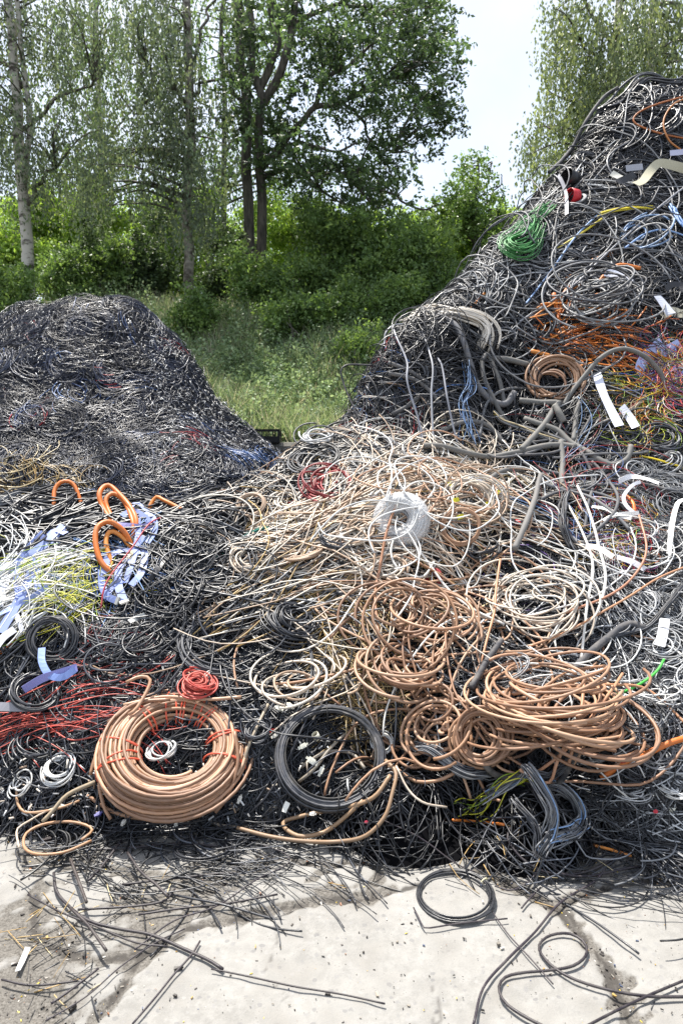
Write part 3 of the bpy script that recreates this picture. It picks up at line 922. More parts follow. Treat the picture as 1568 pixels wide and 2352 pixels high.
def tangle(name, label, S, reg, n, per, seed, mat_=None, cat='cable tangle', **kw):
    rng = np.random.default_rng(seed)
    mb = MB()
    regs = reg if isinstance(reg, list) and isinstance(reg[0], list) else [reg]
    for g in regs:
        hanks(mb, S, screen_pts(S, n // len(regs), g, rng), per, rng, **kw)
    return obj(name, mb, mat_ or M_CABLE, label=label, cat=cat, kind='stuff')

M_CORE, _n, _b = mat('packed_scrap_shade')  # packed heap core; shade in the gaps is put into its near-black colour
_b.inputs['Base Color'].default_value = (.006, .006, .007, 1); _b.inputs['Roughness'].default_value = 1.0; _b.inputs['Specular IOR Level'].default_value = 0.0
# ------------------------------------------------------------------ far black heap
rng = np.random.default_rng(31)
mb = MB()
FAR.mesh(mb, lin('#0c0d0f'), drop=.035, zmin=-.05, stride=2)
obj('heap_core', mb, M_CORE, label='packed inside of the far black heap, painted black for the shade in gaps', cat='heap core', kind='stuff')
mb = MB()
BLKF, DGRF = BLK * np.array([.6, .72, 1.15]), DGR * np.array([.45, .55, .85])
c = screen_pts(FAR, 470, [(-60, 690), (190, 670), (340, 715), (500, 900), (660, 1035), (640, 1170), (-60, 1170)], rng)
hanks(mb, FAR, c, 24, rng, (.35, 1.0), (.5, 6), (.0022, .0038), BLKF, thj=.25, spread=.07, K=14)
c = screen_pts(FAR, 170, [(-60, 690), (190, 670), (340, 715), (500, 900), (660, 1035), (640, 1170), (-60, 1170)], rng)
hanks(mb, FAR, c, 18, rng, (.4, .95), (3, 9), (.0026, .0042), DGRF, thj=.05, spread=.035, K=18, kv=.5, mixed=.1, off=(.02, .07))
c = screen_pts(FAR, 150, [(330, 720), (500, 900), (660, 1035), (640, 1170), (300, 1150), (330, 950)], rng)
hanks(mb, FAR, c, 14, rng, (.2, .5), (1, 9), (.0028, .0045), DGRF, thj=.4, spread=.07, K=10, off=(.02, .07))
c = world_pts(FAR, 320, (-6.5, 0.8), (4.8, 10.2), rng)
hanks(mb, FAR, c, 14, rng, (.35, 1.0), (.5, 6), (.003, .005), BLKF, thj=.35, spread=.08, K=12)
# pale bits: plugs, cut ends and glints put in as colour; a few coloured scraps
c = screen_pts(FAR, 1000, [(-60, 690), (190, 670), (340, 715), (500, 900), (660, 1035), (640, 1170), (-60, 1170)], rng)
hanks(mb, FAR, c, 1, rng, (.015, .05), (0, 3), (.0028, .006), LGR, K=3, off=(.03, .085), spread=.01, mixed=1)
c = screen_pts(FAR, 1300, [(330, 740), (500, 900), (660, 1040), (630, 1130), (380, 1120)], rng)
hanks(mb, FAR, c, 1, rng, (.02, .07), (0, 3), (.003, .0055), LGR, K=3, off=(.03, .085), spread=.01, mixed=1)
c = screen_pts(FAR, 26, [(-60, 690), (190, 670), (340, 715), (500, 900), (660, 1035), (640, 1170), (-60, 1170)], rng)
hanks(mb, FAR, c, 7, rng, (.15, .5), (1, 7), (.003, .005), np.concatenate([BLU[[0, 2]] * .7, RED[:2], BLU[[2]] * .6]), K=10, off=(.03, .08), mixed=.05)
c = screen_pts(FAR, 14, [(600, 1080, 50, 35)], rng)
hanks(mb, FAR, c, 8, rng, (.15, .5), (1, 7), (.003, .005), BLU[[0, 2]] * .8, K=10, off=(.03, .08))
c = screen_pts(FAR, 34, [(60, 1120, 130, 45)], rng)
hanks(mb, FAR, c, 12, rng, (.2, .6), (1, 7), (.003, .005), np.concatenate([TAN * .8, GRY]), K=10, off=(.02, .08))
obj('cable_heap', mb, M_BLACK, label='far heap of black scrap cables in front of the trees', cat='cable heap', kind='stuff')

# ------------------------------------------------------------------ front heap body: core and black strands
rng = np.random.default_rng(32)
mb = MB()
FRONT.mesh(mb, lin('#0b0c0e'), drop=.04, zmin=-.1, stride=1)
obj('heap_core', mb, M_CORE, label='packed inside of the great front heap, painted black for the shade in gaps', cat='heap core', kind='stuff')
mb = MB()
FULL = [(-80, 1165), (350, 1150), (520, 1190), (690, 1030), (860, 850), (930, 735), (1010, 710), (1160, 560), (1300, 400), (1440, 190), (1620, 140), (1640, 1920), (1250, 1880), (900, 1830), (600, 1870), (-80, 1890)]
c = screen_pts(FRONT, 420, FULL, rng)
hanks(mb, FRONT, c, 15, rng, (.3, .9), (.3, 6), (.0028, .005), BLK, thj=.4, spread=.06, K=16, off=(-.02, .035))
c = world_pts(FRONT, 420, (-4.2, 5.8), (2.4, 10.8), rng)
hanks(mb, FRONT, c, 13, rng, (.4, 1.2), (.3, 5), (.003, .0055), BLK, thj=.4, spread=.08, K=14, off=(-.02, .04))
obj('cable_heap', mb, M_BLACK, label='great front heap of mixed scrap cables rising to the right', cat='cable heap', kind='stuff')

# ------------------------------------------------------------------ coloured tangles nobody could count
def T(label, reg, n, per, seed, L, k, r, cols, name='cable_tangle', mat_=None, S=FRONT, **kw):
    return tangle(name, label, S, reg, n, per, seed, mat_, L=L, k=k, r=r, cols=cols, **kw)

T('mass of thick black cables running along the left ridge', [(-60, 1165), (330, 1145), (370, 1190), (170, 1290), (-60, 1360)], 75, 9, 101, (.8, 1.6), (.2, 1.6), (.0055, .0078), np.concatenate([BLK, DGR[:2]]), th=(.25, .35), thj=.12, off=(.02, .09), spread=.05, mat_=M_BLACK)
T('white cables lying along the top of the left ridge', [(240, 1160, 130, 16), (20, 1200, 60, 14)], 12, 6, 102, (.2, .5), (1, 6), (.0045, .006), LGR, th=(.1, .4), off=(.03, .07))
T('ball of black cables beside the orange loops', [(410, 1300, 120, 105)], 55, 11, 103, (.4, .9), (2, 9), (.0036, .0052), np.concatenate([BLK, DGR[:3]]), off=(0, .10), mat_=M_BLACK)
T('dense black cables under the orange loops and ribbons', [(330, 1440, 320, 110), (150, 1330, 160, 110)], 90, 12, 104, (.3, .8), (.5, 8), (.0034, .0052), np.concatenate([BLK, DGR]), off=(0, .05), mat_=M_BLACK)
T('thin black cables heaped behind the big brown coil', [(430, 1550, 260, 70), (200, 1580, 200, 90), (620, 1600, 120, 90)], 110, 13, 105, (.25, .7), (.5, 9), (.0026, .0042), np.concatenate([BLK, DGR]), off=(.0, .045), mat_=M_BLACK)
T('short black cable scraps along the foot of the heap', [(130, 1780, 190, 85), (560, 1780, 130, 85), (760, 1760, 130, 85), (330, 1870, 330, 22)], 135, 10, 106, (.1, .5), (.5, 8), (.0018, .0055), np.concatenate([BLK, DGR, GRY[[4]]]), off=(-.005, .03), S=FS, mat_=M_BLACK, spread=.06)
T('cream and grey cables sweeping down the slope from the white tangle', [(640, 1230), (860, 1100), (900, 1180), (700, 1330), (480, 1420), (470, 1300), (560, 1190)], 44, 6, 107, (.9, 2.0), (.2, 1.6), (.0042, .0062), np.concatenate([CRM, CRM, DGR, BRN[:1], GRY]), th=(.55, .25), thj=.1, off=(.01, .07), spread=.05)
T('black and white thin cables draped over the saddle', [(660, 1060), (760, 990), (900, 960), (930, 1050), (760, 1130), (620, 1170), (560, 1180)], 70, 8, 108, (.8, 1.6), (.3, 3), (.003, .0045), np.concatenate([BLK, BLK, DGR, GRY]), th=(.5, .3), thj=.1, off=(.0, .06), spread=.05)
T('dark red wires showing through the saddle cables', [(760, 1010, 80, 25), (700, 1130, 60, 40), (860, 1030, 60, 20)], 16, 7, 109, (.3, .8), (.3, 3), (.0025, .0035), RED, th=(.4, .3), off=(.02, .05))
T('short tan wire sticks spread like straw', [(760, 1390, 130, 60), (800, 1500, 60, 110), (620, 1330, 80, 30), (850, 1590, 60, 60)], 130, 11, 110, (.12, .32), (.0, 1.5), (.0016, .0026), TAN, thj=.7, off=(.0, .045), spread=.05, K=5)
T('pale tangle of white cables across the middle of the heap', [(940, 1110, 135, 75), (880, 1170, 90, 60), (1000, 1070, 110, 30)], 50, 5, 111, (.7, 1.7), (2, 8), (.0042, .0056), np.concatenate([CRM[[0, 2, 4]], WHT, CRM[[2]]]), off=(.01, .08), spread=.05, mat_=M_COIL)
T('cream cables hanging in loops right of the white reel', [(1090, 1120, 90, 60), (1060, 1180, 80, 50)], 36, 8, 112, (.4, .9), (2, 8), (.0038, .0052), np.concatenate([CRM, TAN[[4]], GRY[:1]]), off=(.0, .06), spread=.05)
T('hanging grey, blue and red wires of the draped hump', [(880, 780), (930, 745), (1010, 780), (1030, 960), (960, 1010), (820, 1000), (850, 900)], 85, 9, 113, (.3, .9), (.5, 5), (.0032, .005), np.concatenate([DGR, BLK, BLK, GRY[[4, 2]], BLU[:1], RED[:1], LGR[:1]]), th=(1.5, .5), off=(.0, .08), spread=.06)
T('dusty grey cables and stripped wires below the draped hump', [(1000, 980), (1400, 960), (1480, 1120), (1250, 1190), (1050, 1060)], 60, 7, 114, (.3, 1.0), (.5, 4), (.003, .006), np.concatenate([GRY, DGR, TAN[[0]], DGR, BLK]), th=(0, .7), off=(.0, .045), spread=.06, mat_=M_GREY)
T('black and grey cables covering the top of the high heap', [(1300, 400), (1385, 260), (1445, 190), (1640, 140), (1640, 500), (1250, 470)], 210, 9, 115, (.7, 2.0), (.2, 2.5), (.0035, .0078), np.concatenate([BLK, DGR, BLK, GRY[[4]]]), th=(.1, .6), off=(.0, .07), spread=.1, mat_=M_BLACK)
T('grey and black cables looping across the high heap', [(1130, 600), (1260, 460), (1640, 440), (1640, 800), (1200, 800), (1020, 740)], 210, 9, 116, (.6, 1.8), (.4, 4.5), (.003, .0066), np.concatenate([DGR, BLK, BLK, DGR, GRY]), th=(.2, .8), off=(.0, .10), spread=.09)
T('pale grey cables streaming down the left flank of the high heap', [(1030, 720), (1170, 565), (1260, 470), (1280, 560), (1180, 720), (1120, 790)], 60, 8, 117, (.6, 1.6), (.2, 2), (.0045, .0065), np.concatenate([GRY, DGR, LGR[:2]]), th=(.95, .3), off=(.02, .10), spread=.08)
T('dark cables behind the brown coil on the high heap', [(1090, 780), (1640, 760), (1640, 1000), (1180, 1000)], 110, 10, 118, (.5, 1.3), (.4, 5), (.0035, .006), np.concatenate([BLK, DGR]), off=(.0, .08), spread=.07, mat_=M_BLACK)
T('orange cables spilling out below the dark nest', [(1300, 815, 105, 38), (1260, 780, 40, 40), (1390, 815, 60, 20)], 40, 4, 119, (.25, .7), (.1, 2), (.0055, .008), ORG, th=(.0, .55), off=(.06, .13), spread=.06, mat_=M_COIL)
T('nest of thin red, yellow and blue wires at the right edge', [(1530, 880, 75, 70), (1580, 850, 60, 60)], 80, 13, 120, (.2, .6), (2, 12), (.0013, .0022), MIX, off=(.03, .12), spread=.05, mixed=.7)
T('small nest of yellow and orange wires beside the white strips', [(1450, 945, 60, 45)], 26, 11, 121, (.2, .5), (2, 12), (.0013, .002), np.concatenate([YGR, ORG, TAN, RED[:1]]), off=(.02, .09), mixed=.7)
T('white and grey thin wires looping down the right edge', [(1480, 1090), (1640, 1020), (1640, 1720), (1480, 1700), (1360, 1420), (1400, 1200)], 160, 8, 122, (.3, 1.0), (2, 12), (.002, .0032), np.concatenate([LGR, GRY, LGR, DGR, BLK[:3]]), off=(.0, .07), spread=.05)
T('dark cables between the white loops and the right edge', [(1330, 1250), (1640, 1150), (1640, 1700), (1350, 1650)], 90, 9, 123, (.3, 1.0), (1, 7), (.0025, .004), np.concatenate([BLK, DGR, GRY]), off=(-.01, .04), spread=.06)
T('purple and black cables under the cream loops', [(1190, 1230, 85, 60)], 20, 7, 124, (.4, .9), (3, 9), (.003, .0042), np.concatenate([PUR[:2], BLK, BLK]), off=(.0, .05))
T('fine red and blue wires hanging over the white cables', [(1320, 1190, 55, 70), (1310, 1110, 40, 50)], 12, 5, 125, (.3, .8), (.5, 5), (.0014, .002), np.concatenate([RED, BLU]), th=(1.5, .5), off=(.05, .1), spread=.05)
T('small nest of thin multicoloured wires in the grey tangle', [(1425, 1265, 38, 30), (1415, 1150, 50, 30)], 22, 10, 126, (.2, .5), (6, 16), (.0011, .0017), MIX, off=(.03, .07), spread=.03, mixed=.6)
T('black cables coiled under the green cable', [(1410, 1530, 100, 70), (1340, 1450, 80, 60)], 46, 8, 127, (.5, 1.0), (3, 8), (.0038, .0055), BLK, off=(.01, .05), mat_=M_BLACK)
T('fine grey wire waste right of the brown loops', [(1170, 1560, 90, 40), (1480, 1560, 70, 60)], 46, 10, 128, (.2, .5), (3, 14), (.0012, .002), np.concatenate([GRY, LGR]), off=(.02, .05), spread=.04)
T('light grey cables spilling onto the concrete at the right', [(1480, 1800, 130, 90), (1450, 1850, 150, 40)], 75, 8, 129, (.25, .8), (.5, 8), (.0026, .0042), np.concatenate([GRY, LGR, DGR, BLK]), th=(-.15, .6), off=(.0, .05), S=FS, spread=.06)
T('black cables trailing out over the concrete at the right', [(1480, 1950, 150, 60), (1350, 1990, 200, 40)], 26, 5, 130, (.3, .8), (.2, 3), (.002, .0036), np.concatenate([BLK, DGR]), th=(-.3, .5), off=(.004, .02), S=FS, spread=.08, mat_=M_BLACK)
T('blue wires behind the orange loops', [(300, 1290, 65, 45), (210, 1330, 40, 30)], 34, 8, 131, (.2, .5), (.5, 4), (.002, .003), BLU, off=(.05, .10), spread=.04)
T('yellow and green striped wires under the orange loops', [(230, 1390, 75, 55), (150, 1350, 50, 50)], 34, 7, 132, (.15, .45), (.5, 7), (.0014, .0022), np.concatenate([YGR, YGR, LGR[:2]]), off=(.06, .11), spread=.04)
T('white cables piled at the left edge', [(10, 1400, 70, 75)], 44, 8, 133, (.3, .7), (.5, 4), (.0035, .005), WHT, th=(1.0, .4), off=(.04, .11), spread=.04)
T('frayed red, blue and grey wire ends beside the black bundle', [(230, 1440, 60, 30), (200, 1490, 60, 40)], 26, 8, 134, (.1, .35), (1, 9), (.001, .0017), np.concatenate([RED, GRY, BLU, LGR, GRY]), off=(.03, .07), spread=.04)
T('bright red wires sweeping across the lower left of the heap', [(80, 1668, 90, 26), (185, 1615, 40, 35), (0, 1690, 60, 18)], 15, 7, 135, (.25, .55), (.2, 2.2), (.0022, .0032), LRED, th=(.45, .25), off=(.03, .07), spread=.04)
T('loose black cables thrown over the concrete in front of the heap', [(340, 1950, 340, 35), (620, 1935, 200, 30), (330, 2000, 260, 50)], 34, 4, 136, (.15, .55), (.1, 2.5), (.0018, .0034), np.concatenate([BLK, DGR]), th=(.1, .5), off=(.002, .012), S=FS, spread=.07, mat_=M_BLACK)
T('thin tan and black offcuts scattered over the concrete', [(420, 2060, 240, 50), (760, 2050, 120, 25), (120, 2200, 110, 110), (1130, 1960, 120, 60), (1330, 2000, 130, 40)], 60, 3, 137, (.03, .16), (0, 2), (.0012, .0024), np.concatenate([BLK, BLK, TAN]), thj=1.5, off=(.002, .006), S=FS, spread=.05, K=4)
T('pale plug ends and cut cable tips among the black scraps', [(300, 1560, 300, 80), (130, 1800, 190, 100), (560, 1820, 150, 90), (760, 1760, 110, 90)], 330, 1, 138, (.015, .045), (0, 2), (.0025, .0055), np.concatenate([LGR, CRM]), name='cable_ends', off=(.03, .05), K=3, spread=.01)

T('dark cables thrown over the orange bunch', [(1310, 815, 120, 45)], 14, 5, 139, (.3, .9), (.3, 4), (.0032, .005), np.concatenate([BLK, DGR]), off=(.10, .15), spread=.07, mat_=M_BLACK)
T('dark cables sticking out all over the draped hump', [(950, 830, 75, 70), (900, 900, 60, 70), (1020, 860, 50, 60)], 34, 6, 140, (.6, 1.2), (.5, 4), (.003, .0046), np.concatenate([BLK, DGR, GRY[[2, 4]]]), th=(1.4, .8), off=(.02, .16), wob=.03, spread=.06, mat_=M_BLACK)
T('beige, tan and grey cables sweeping from the white tangle down to the left', [(600, 1200), (850, 1150), (820, 1260), (640, 1400), (450, 1540), (410, 1500), (480, 1330)], 40, 6, 141, (.9, 1.9), (.2, 1.4), (.0036, .0056), np.concatenate([CRM, CRM[[1, 3]], TAN[[0, 3]], GRY[:2], BRN[:1]]), th=(.62, .22), thj=.1, off=(.05, .10), spread=.06)
# ------------------------------------------------------------------ builders for single cables, flat cables, hanks and coils
def on(u, v, lift=.02, S=FS):
    p = S.hit(u, v)[0]
    if np.isfinite(p[1]) and p[1] < 9.0:
        return p + S.n(p[0], p[1]) * lift
    for k in range(1, 40):                       # beside or over the outline of the heap: same distance as the heap below it
        q = S.hit(u + 2 * k, v + 8 * k)[0]
        if np.isfinite(q[1]) and q[1] < 9.0:
            return at(u, v, q[1])
    return at(u, v, 6.0)

def path_uv(pts, lift, S=FS, clamp=None, K=None):
    P = np.array([on(q[0], q[1], (q[2] if len(q) > 2 else lift), S) for q in pts])
    L = np.linalg.norm(np.diff(P, axis=0), axis=1).sum()
    p = spline(P, K or int(np.clip(L / .022, 12, 150)))
    if clamp is not None:
        p[:, 2] = np.maximum(p[:, 2], S.h(p[:, 0], p[:, 1]) + clamp)
    return p

def pxs(p): return float((np.asarray(p) - CAM) @ FWD) / F

def cable(label, pts, rpx, col, name='cable', cat='cable', mat_=None, lift=None, S=FS, group=None, sides=8, parent=None, clampit=True):
    r = rpx * pxs(on(pts[len(pts) // 2][0], pts[len(pts) // 2][1], 0, S))
    p = path_uv(pts, r + .012 if lift is None else lift, S, r * .8 if clampit else None)
    k = max(8, len(p) // 5)
    for ax in (0, 1): p[:, ax] += srand(len(p), k, r * .28)
    rr = r * (1 + srand(len(p), max(5, len(p) // 9), .035))
    mb = MB()
    tubes(mb, p, rr[None], sides, lin(col) if isinstance(col, str) else col)
    return obj(name, mb, mat_ or M_CABLE, parent, None if parent else label, None if parent else cat, group)

def flat(label, pts, wpx, col, name='ribbon_cable', cat='ribbon cable', lift=.045, roll=0.0, plug=False):
    p = path_uv(pts, lift, FS, .01)
    w = wpx * pxs(p[len(p) // 2])
    n = FS.n(p[:, 0], p[:, 1]); t_ = np.linspace(0, 1, len(p))[:, None]
    n = norm(n[:4].mean(0) * (1 - t_) + n[-4:].mean(0) * t_) * .6 + norm(CAM - p) * .6
    T_ = norm(np.gradient(p, axis=0)); s = np.cross(T_, n)
    a = roll + srand(len(p), max(8, len(p) // 2), .35)
    up = n * np.cos(a)[:, None] + s * np.sin(a)[:, None]
    mb = MB(); tubes(mb, p, None, 4, lin(col), up=up, flat=(w, .0011))
    if not plug:
        return obj(name, mb, M_RIBBON, None, label, cat, smooth=False)
    root = thing(name, p.mean(0), label, cat)
    obj('strip', mb, M_RIBBON, root, smooth=False)
    mb = MB()
    t = T_[-1]; b = norm(np.cross(t, up[-1])); R_ = np.stack([b, t, np.cross(b, t)], 1)
    mb.box(p[-1], (w * 2.3, .016, .012), lin('#cfcdc6'), R_); mb.box(p[-1] + t * .01, (w * 1.9, .008, .008), lin('#8f8d88'), R_)
    obj('plug', mb, M_PLASTIC, root, smooth=False)
    return root

def bundle(mb, base, n, spread, r, cols, rng, up=None, splay=(0, 0), sides=5, wander=.35):
    """n strands following one path"""
    K = len(base)
    T_ = norm(np.gradient(base, axis=0))
    U = FS.n(base[:, 0], base[:, 1]) if up is None else up
    B = norm(np.cross(T_, U)); N_ = np.cross(B, T_)
    t = np.linspace(0, 1, K)
    out = []
    for i in range(n):
        a = rng.uniform(0, 6.28); q = math.sqrt(rng.uniform(0, 1)) * spread
        e = 1 + splay[0] * np.clip(1 - t * 4, 0, 1) + splay[1] * np.clip(t * 4 - 3, 0, 1)
        x = q * math.cos(a) * e + srand(K, K / 3, spread * wander, rng); y = q * math.sin(a) * e * .7 + srand(K, K / 3, spread * wander * .6, rng)
        sh = rng.uniform(-.04, .04)
        p = base + B * x[:, None] + N_ * y[:, None] + T_ * sh
        out.append(p)
    out = np.array(out)
    out[..., 2] = np.maximum(out[..., 2], FS.h(out[..., 0], out[..., 1]) + r)
    tubes(mb, out, rng.uniform(.88, 1.1, n) * r, sides, cols[rng.integers(0, len(cols), n)] * rng.uniform(.85, 1.12, (n, 1)))

def hank(label, pts, n, spx, rpx, cols, seed, name='cable_hank', cat='cable hank', lift=None, splay=(0, 0), mat_=None, K=34, wander=.35):
    s = pxs(on(pts[len(pts) // 2][0], pts[len(pts) // 2][1], 0))
    base = path_uv(pts, spx * s * .8 + .01 if lift is None else lift, FS, None, K)
    mb = MB(); bundle(mb, base, n, spx * s, rpx * s, cols, np.random.default_rng(seed), splay=splay, wander=wander)
    return obj(name, mb, mat_ or M_COIL, None, label, cat)

def coil_frame(u, v, rx, ry, psi, lift, S=FS):
    p = on(u, v, 0, S); s = pxs(p); d = norm(p - CAM)
    upv = norm(UPV - (UPV @ d) * d); rg = np.cross(d, upv)
    sa = min(.995, ry / rx); ca = math.sqrt(1 - sa * sa)
    n = -d * sa + (upv * math.cos(psi) - rg * math.sin(psi)) * ca
    e1 = rg * math.cos(psi) + upv * math.sin(psi)
    return p + n * lift, e1, np.cross(n, e1), n, rx * s, s

def coil_path(fr, rt, turns, rng, squash=.8, neat=True, radj=0.0, cj=0.0, tilt=0.0, ell=1.0, step=.21):
    c, e1, e2, n, R, s = fr
    per = 36; K = max(20, int(turns * per))
    ph = np.arange(K) / per * 2 * np.pi + rng.uniform(0, 6.28)
    if neat:
        nk = int(turns) + 3
        an = np.cumsum(step + rng.normal(0, step * .5, nk)); fr_ = np.clip(rng.normal(.92, .13, nk), .5, 1.14)
        x = np.arange(K) / per; i = x.astype(int); f = x - i; f = f * f * (3 - 2 * f)
        A = an[i] * (1 - f) + an[i + 1] * f; Q = (fr_[i] * (1 - f) + fr_[i + 1] * f) * rt
        a = Q * np.cos(A); b = Q * np.sin(A) * squash
    else:
        a = srand(K, per * .8, rt * .5, rng); b = srand(K, per * .7, rt * squash * .5, rng)
    if radj: a = a + srand(K, per * 1.0, radj * R, rng)
    rad = R - rt + a + srand(K, per / 5, .0015, rng)
    x = rad * np.cos(ph); y = rad * np.sin(ph) * ell
    if cj: x = x + srand(K, per * 1.0, cj * R, rng); y = y + srand(K, per * 1.0, cj * R, rng)
    if tilt: b = b + x * srand(K, per, tilt, rng) + y * srand(K, per, tilt, rng)
    return c + x[:, None] * e1 + y[:, None] * e2 + b[:, None] * n

def coil(label, u, v, rx, ry, rtpx, turns, rpx, cols, seed, psi=0.0, lift=None, neat=True, squash=.8, ties=(), name='cable_coil', cat='cable coil', mat_=None, scatter=0.0, tall=0.0, pieces=1, sides=7, tie_col='#d8583a', tie_r=1.6, **kw):
    rng = np.random.default_rng(seed)
    p0 = on(u, v, 0); s = pxs(p0)
    rt = rtpx * s
    fr = coil_frame(u, v, rx, ry, psi, rt * squash * .7 if lift is None else lift)
    mb = MB()
    for i in range(pieces):
        t = max(1, turns // pieces)
        f2 = fr
        if scatter:
            c_, a1, a2, nn, R0, s0 = fr
            a = rng.uniform(0, 6.28); q = math.sqrt(rng.uniform(0, 1)) * scatter * R0
            tx, ty = rng.normal(0, .16 if not tall else .09, 2)
            b1 = norm(a1 + nn * tx); b2 = norm(a2 + nn * ty); b2 = norm(b2 - (b2 @ b1) * b1)
            f2 = (c_ + a1 * q * math.cos(a) * 1.3 + a2 * q * math.sin(a) + nn * (rng.uniform(-.4, .7) * rt + rng.uniform(-tall, tall) * s0), b1, b2, np.cross(b1, b2), R0 * rng.uniform(1 - min(.5, 1.6 * scatter), 1.05), s0)
        p = coil_path(f2, rt, t * (rng.uniform(.6, 1.3) if scatter else 1), rng, squash, neat, **kw)
        if scatter:
            p[:, 2] = np.maximum(p[:, 2], FS.h(p[:, 0], p[:, 1]) + rpx * s * .5)
        p[:, 2] = np.maximum(p[:, 2], rpx * s * .8)
        tubes(mb, p, rpx * s * rng.uniform(.92, 1.06), sides, cols[rng.integers(0, len(cols))] * rng.uniform(.8, 1.15))
    if not ties:
        return obj(name, mb, mat_ or M_COIL, None, label, cat), fr, rt
    c, e1, e2, n, R, s = fr
    root = thing(name, c, label, cat)
    obj('windings', mb, mat_ or M_COIL, root)
    for a in ties:
        mt = MB()
        for j in range(2 if tie_r > 1.4 else 1):
            a2 = math.radians(a) + rng.normal(0, .04)
            rad = math.cos(a2) * e1 + math.sin(a2) * e2; tg = -math.sin(a2) * e1 + math.cos(a2) * e2
            cc = c + rad * (R - rt)
            t = np.linspace(0, 2 * np.pi * 1.06, 30)
            sk = rng.normal(0, .25)
            q = cc + (np.cos(t)[:, None] * rad + np.sin(t)[:, None] * n * squash) * (rt * 1.08 + rpx * s + tie_r * s * .6) + tg * (np.cos(t + 1)[:, None] * sk * rt)
            tubes(mt, q, tie_r * s, 6, lin(tie_col))
        obj('tie', mt, M_COIL, root)
    return root, fr, rt

# ------------------------------------------------------------------ the coils one sees first
big, bfr, brt = coil('big brown cable coil tied with orange wire at the foot of the heap', 400, 1746, 161, 128, 41, 64, 4.2, BRN * np.array([[1.15], [.92], [1.22], [.8]]), 201, squash=.85, lift=.05, pieces=14,  # strand browns spread apart: shading contrast put into the colour
                     ties=(8, 40, 62, 80, 95, 128, 165, 195, 340), tie_r=2.1, step=.45, sides=8, radj=.05, cj=.02, tilt=.03)
for i, (pts, lf) in enumerate([
    ([(250, 1772), (238, 1810), (248, 1860), (262, 1895)], .07), ([(470, 1815), (430, 1850), (380, 1895), (350, 1925)], .12), ([(300, 1830), (340, 1850), (388, 1868)], .16),
    ([(545, 1700), (552, 1760), (530, 1830), (500, 1875)], .1), ([(300, 1600), (330, 1585), (352, 1590), (346, 1615), (322, 1655), (305, 1668)], .12), ([(258, 1700), (236, 1745), (222, 1790)], .08),
    ([(290, 1640), (380, 1622), (480, 1628), (560, 1622)], .08), ([(262, 1680), (320, 1640), (400, 1632)], .1), ([(205, 1830), (260, 1865), (330, 1885), (430, 1880)], .03)]):
    cable('', pts, 4.2, BRN[i % 4], name='loose_end', parent=big, lift=lf)
coil('tight black cable coil leaning on the scraps beside the big brown coil', 757, 1757, 124, 113, 18, 50, 2.1, np.concatenate([BLK[[0, 2]], DGR[[0, 1]]]), 202, psi=-.12, squash=1.2, lift=.075, ties=(100, 285), step=.25, mat_=M_COIL, tie_col='#1a1a1c', tie_r=1.2, sides=6, pieces=10, radj=.01)
coil('small coil of red wire on top of the big brown coil', 445, 1605, 46, 30, 12, 22, 2.0, LRED, 203, psi=-.25, lift=.10, neat=False, cj=.06, radj=.08, squash=.7, pieces=7, scatter=.16, ties=(60,), tie_col='#e8e2d8', tie_r=1.5)
coil('small ring of white cable inside the big brown coil', 377, 1752, 36, 23, 5, 9, 1.9, WHT, 204, psi=.1, lift=.07, neat=False, cj=.06, radj=.06, pieces=4, scatter=.1)
coil('ring of white cable left of the big brown coil', 140, 1780, 41, 34, 5, 12, 1.9, WHT, 205, psi=.3, lift=.05, neat=False, cj=.07, radj=.06, pieces=5, scatter=.12)
coil('folded loop of white cable at the lower left edge of the heap', 60, 1815, 28, 20, 4, 7, 1.7, WHT * .85, 206, psi=.7, lift=.05, neat=False, cj=.15, radj=.15, pieces=4, scatter=.3)
coil('little bright red wire coil hanging below the white reel', 1016, 1330, 21, 18, 6, 16, 1.7, RED, 207, psi=1.4, lift=.09, cj=.05, radj=.06)
coil('thin black cable ring lying flat on the concrete slab', 1045, 2062, 92, 55, 6, 7, 2.1, BLK[:2], 208, psi=.05, lift=.012, neat=False, radj=.025, cj=.02, squash=.6, mat_=M_BLACK, ties=(35,), tie_col='#e6dcae', tie_r=1.3)
coil('brown cable coil resting high on the heap under the orange cables', 1275, 890, 68, 57, 9, 12, 3.0, BRN * .88, 209, psi=.0, lift=.12, neat=False, radj=.08, cj=.07, pieces=5, scatter=.12)
coil('smaller brown ring inside the brown coil high on the heap', 1262, 900, 42, 34, 7, 5, 2.8, BRN * .86, 210, psi=.1, lift=.12, neat=False, radj=.12, cj=.1, pieces=3, scatter=.2)
coil('large loose coil of cream cable right of the brown loops', 1232, 1415, 140, 98, 24, 28, 2.3, CRM[[0, 1, 4]], 211, psi=-.05, lift=.08, radj=.12, cj=.10, neat=False, tilt=.1, pieces=16, scatter=.22)
coil('loose brown cable loops spread below the white reel', 945, 1450, 135, 105, 30, 26, 3.3, BRN * .9, 212, psi=-.1, lift=.08, neat=False, radj=.16, cj=.14, tilt=.1, pieces=16, scatter=.5)
coil('wide brown loops lying against the tan wire sticks', 930, 1545, 125, 70, 26, 14, 3.4, BRN * .9, 213, psi=-.25, lift=.06, neat=False, radj=.12, cj=.12, tilt=.1, pieces=7, scatter=.3)
coil('huge collapsed pile of brown cable windings at lower right', 1262, 1672, 178, 62, 30, 62, 3.4, BRN, 214, psi=.06, lift=.11, neat=False, radj=.10, cj=.08, tilt=.08, squash=.6, pieces=36, scatter=.18, tall=48)
coil('broad brown loops sagging in front of the huge brown pile', 1320, 1720, 165, 86, 24, 16, 3.9, BRN, 215, psi=-.2, lift=.14, neat=False, radj=.12, cj=.14, tilt=.08, pieces=8, scatter=.22)
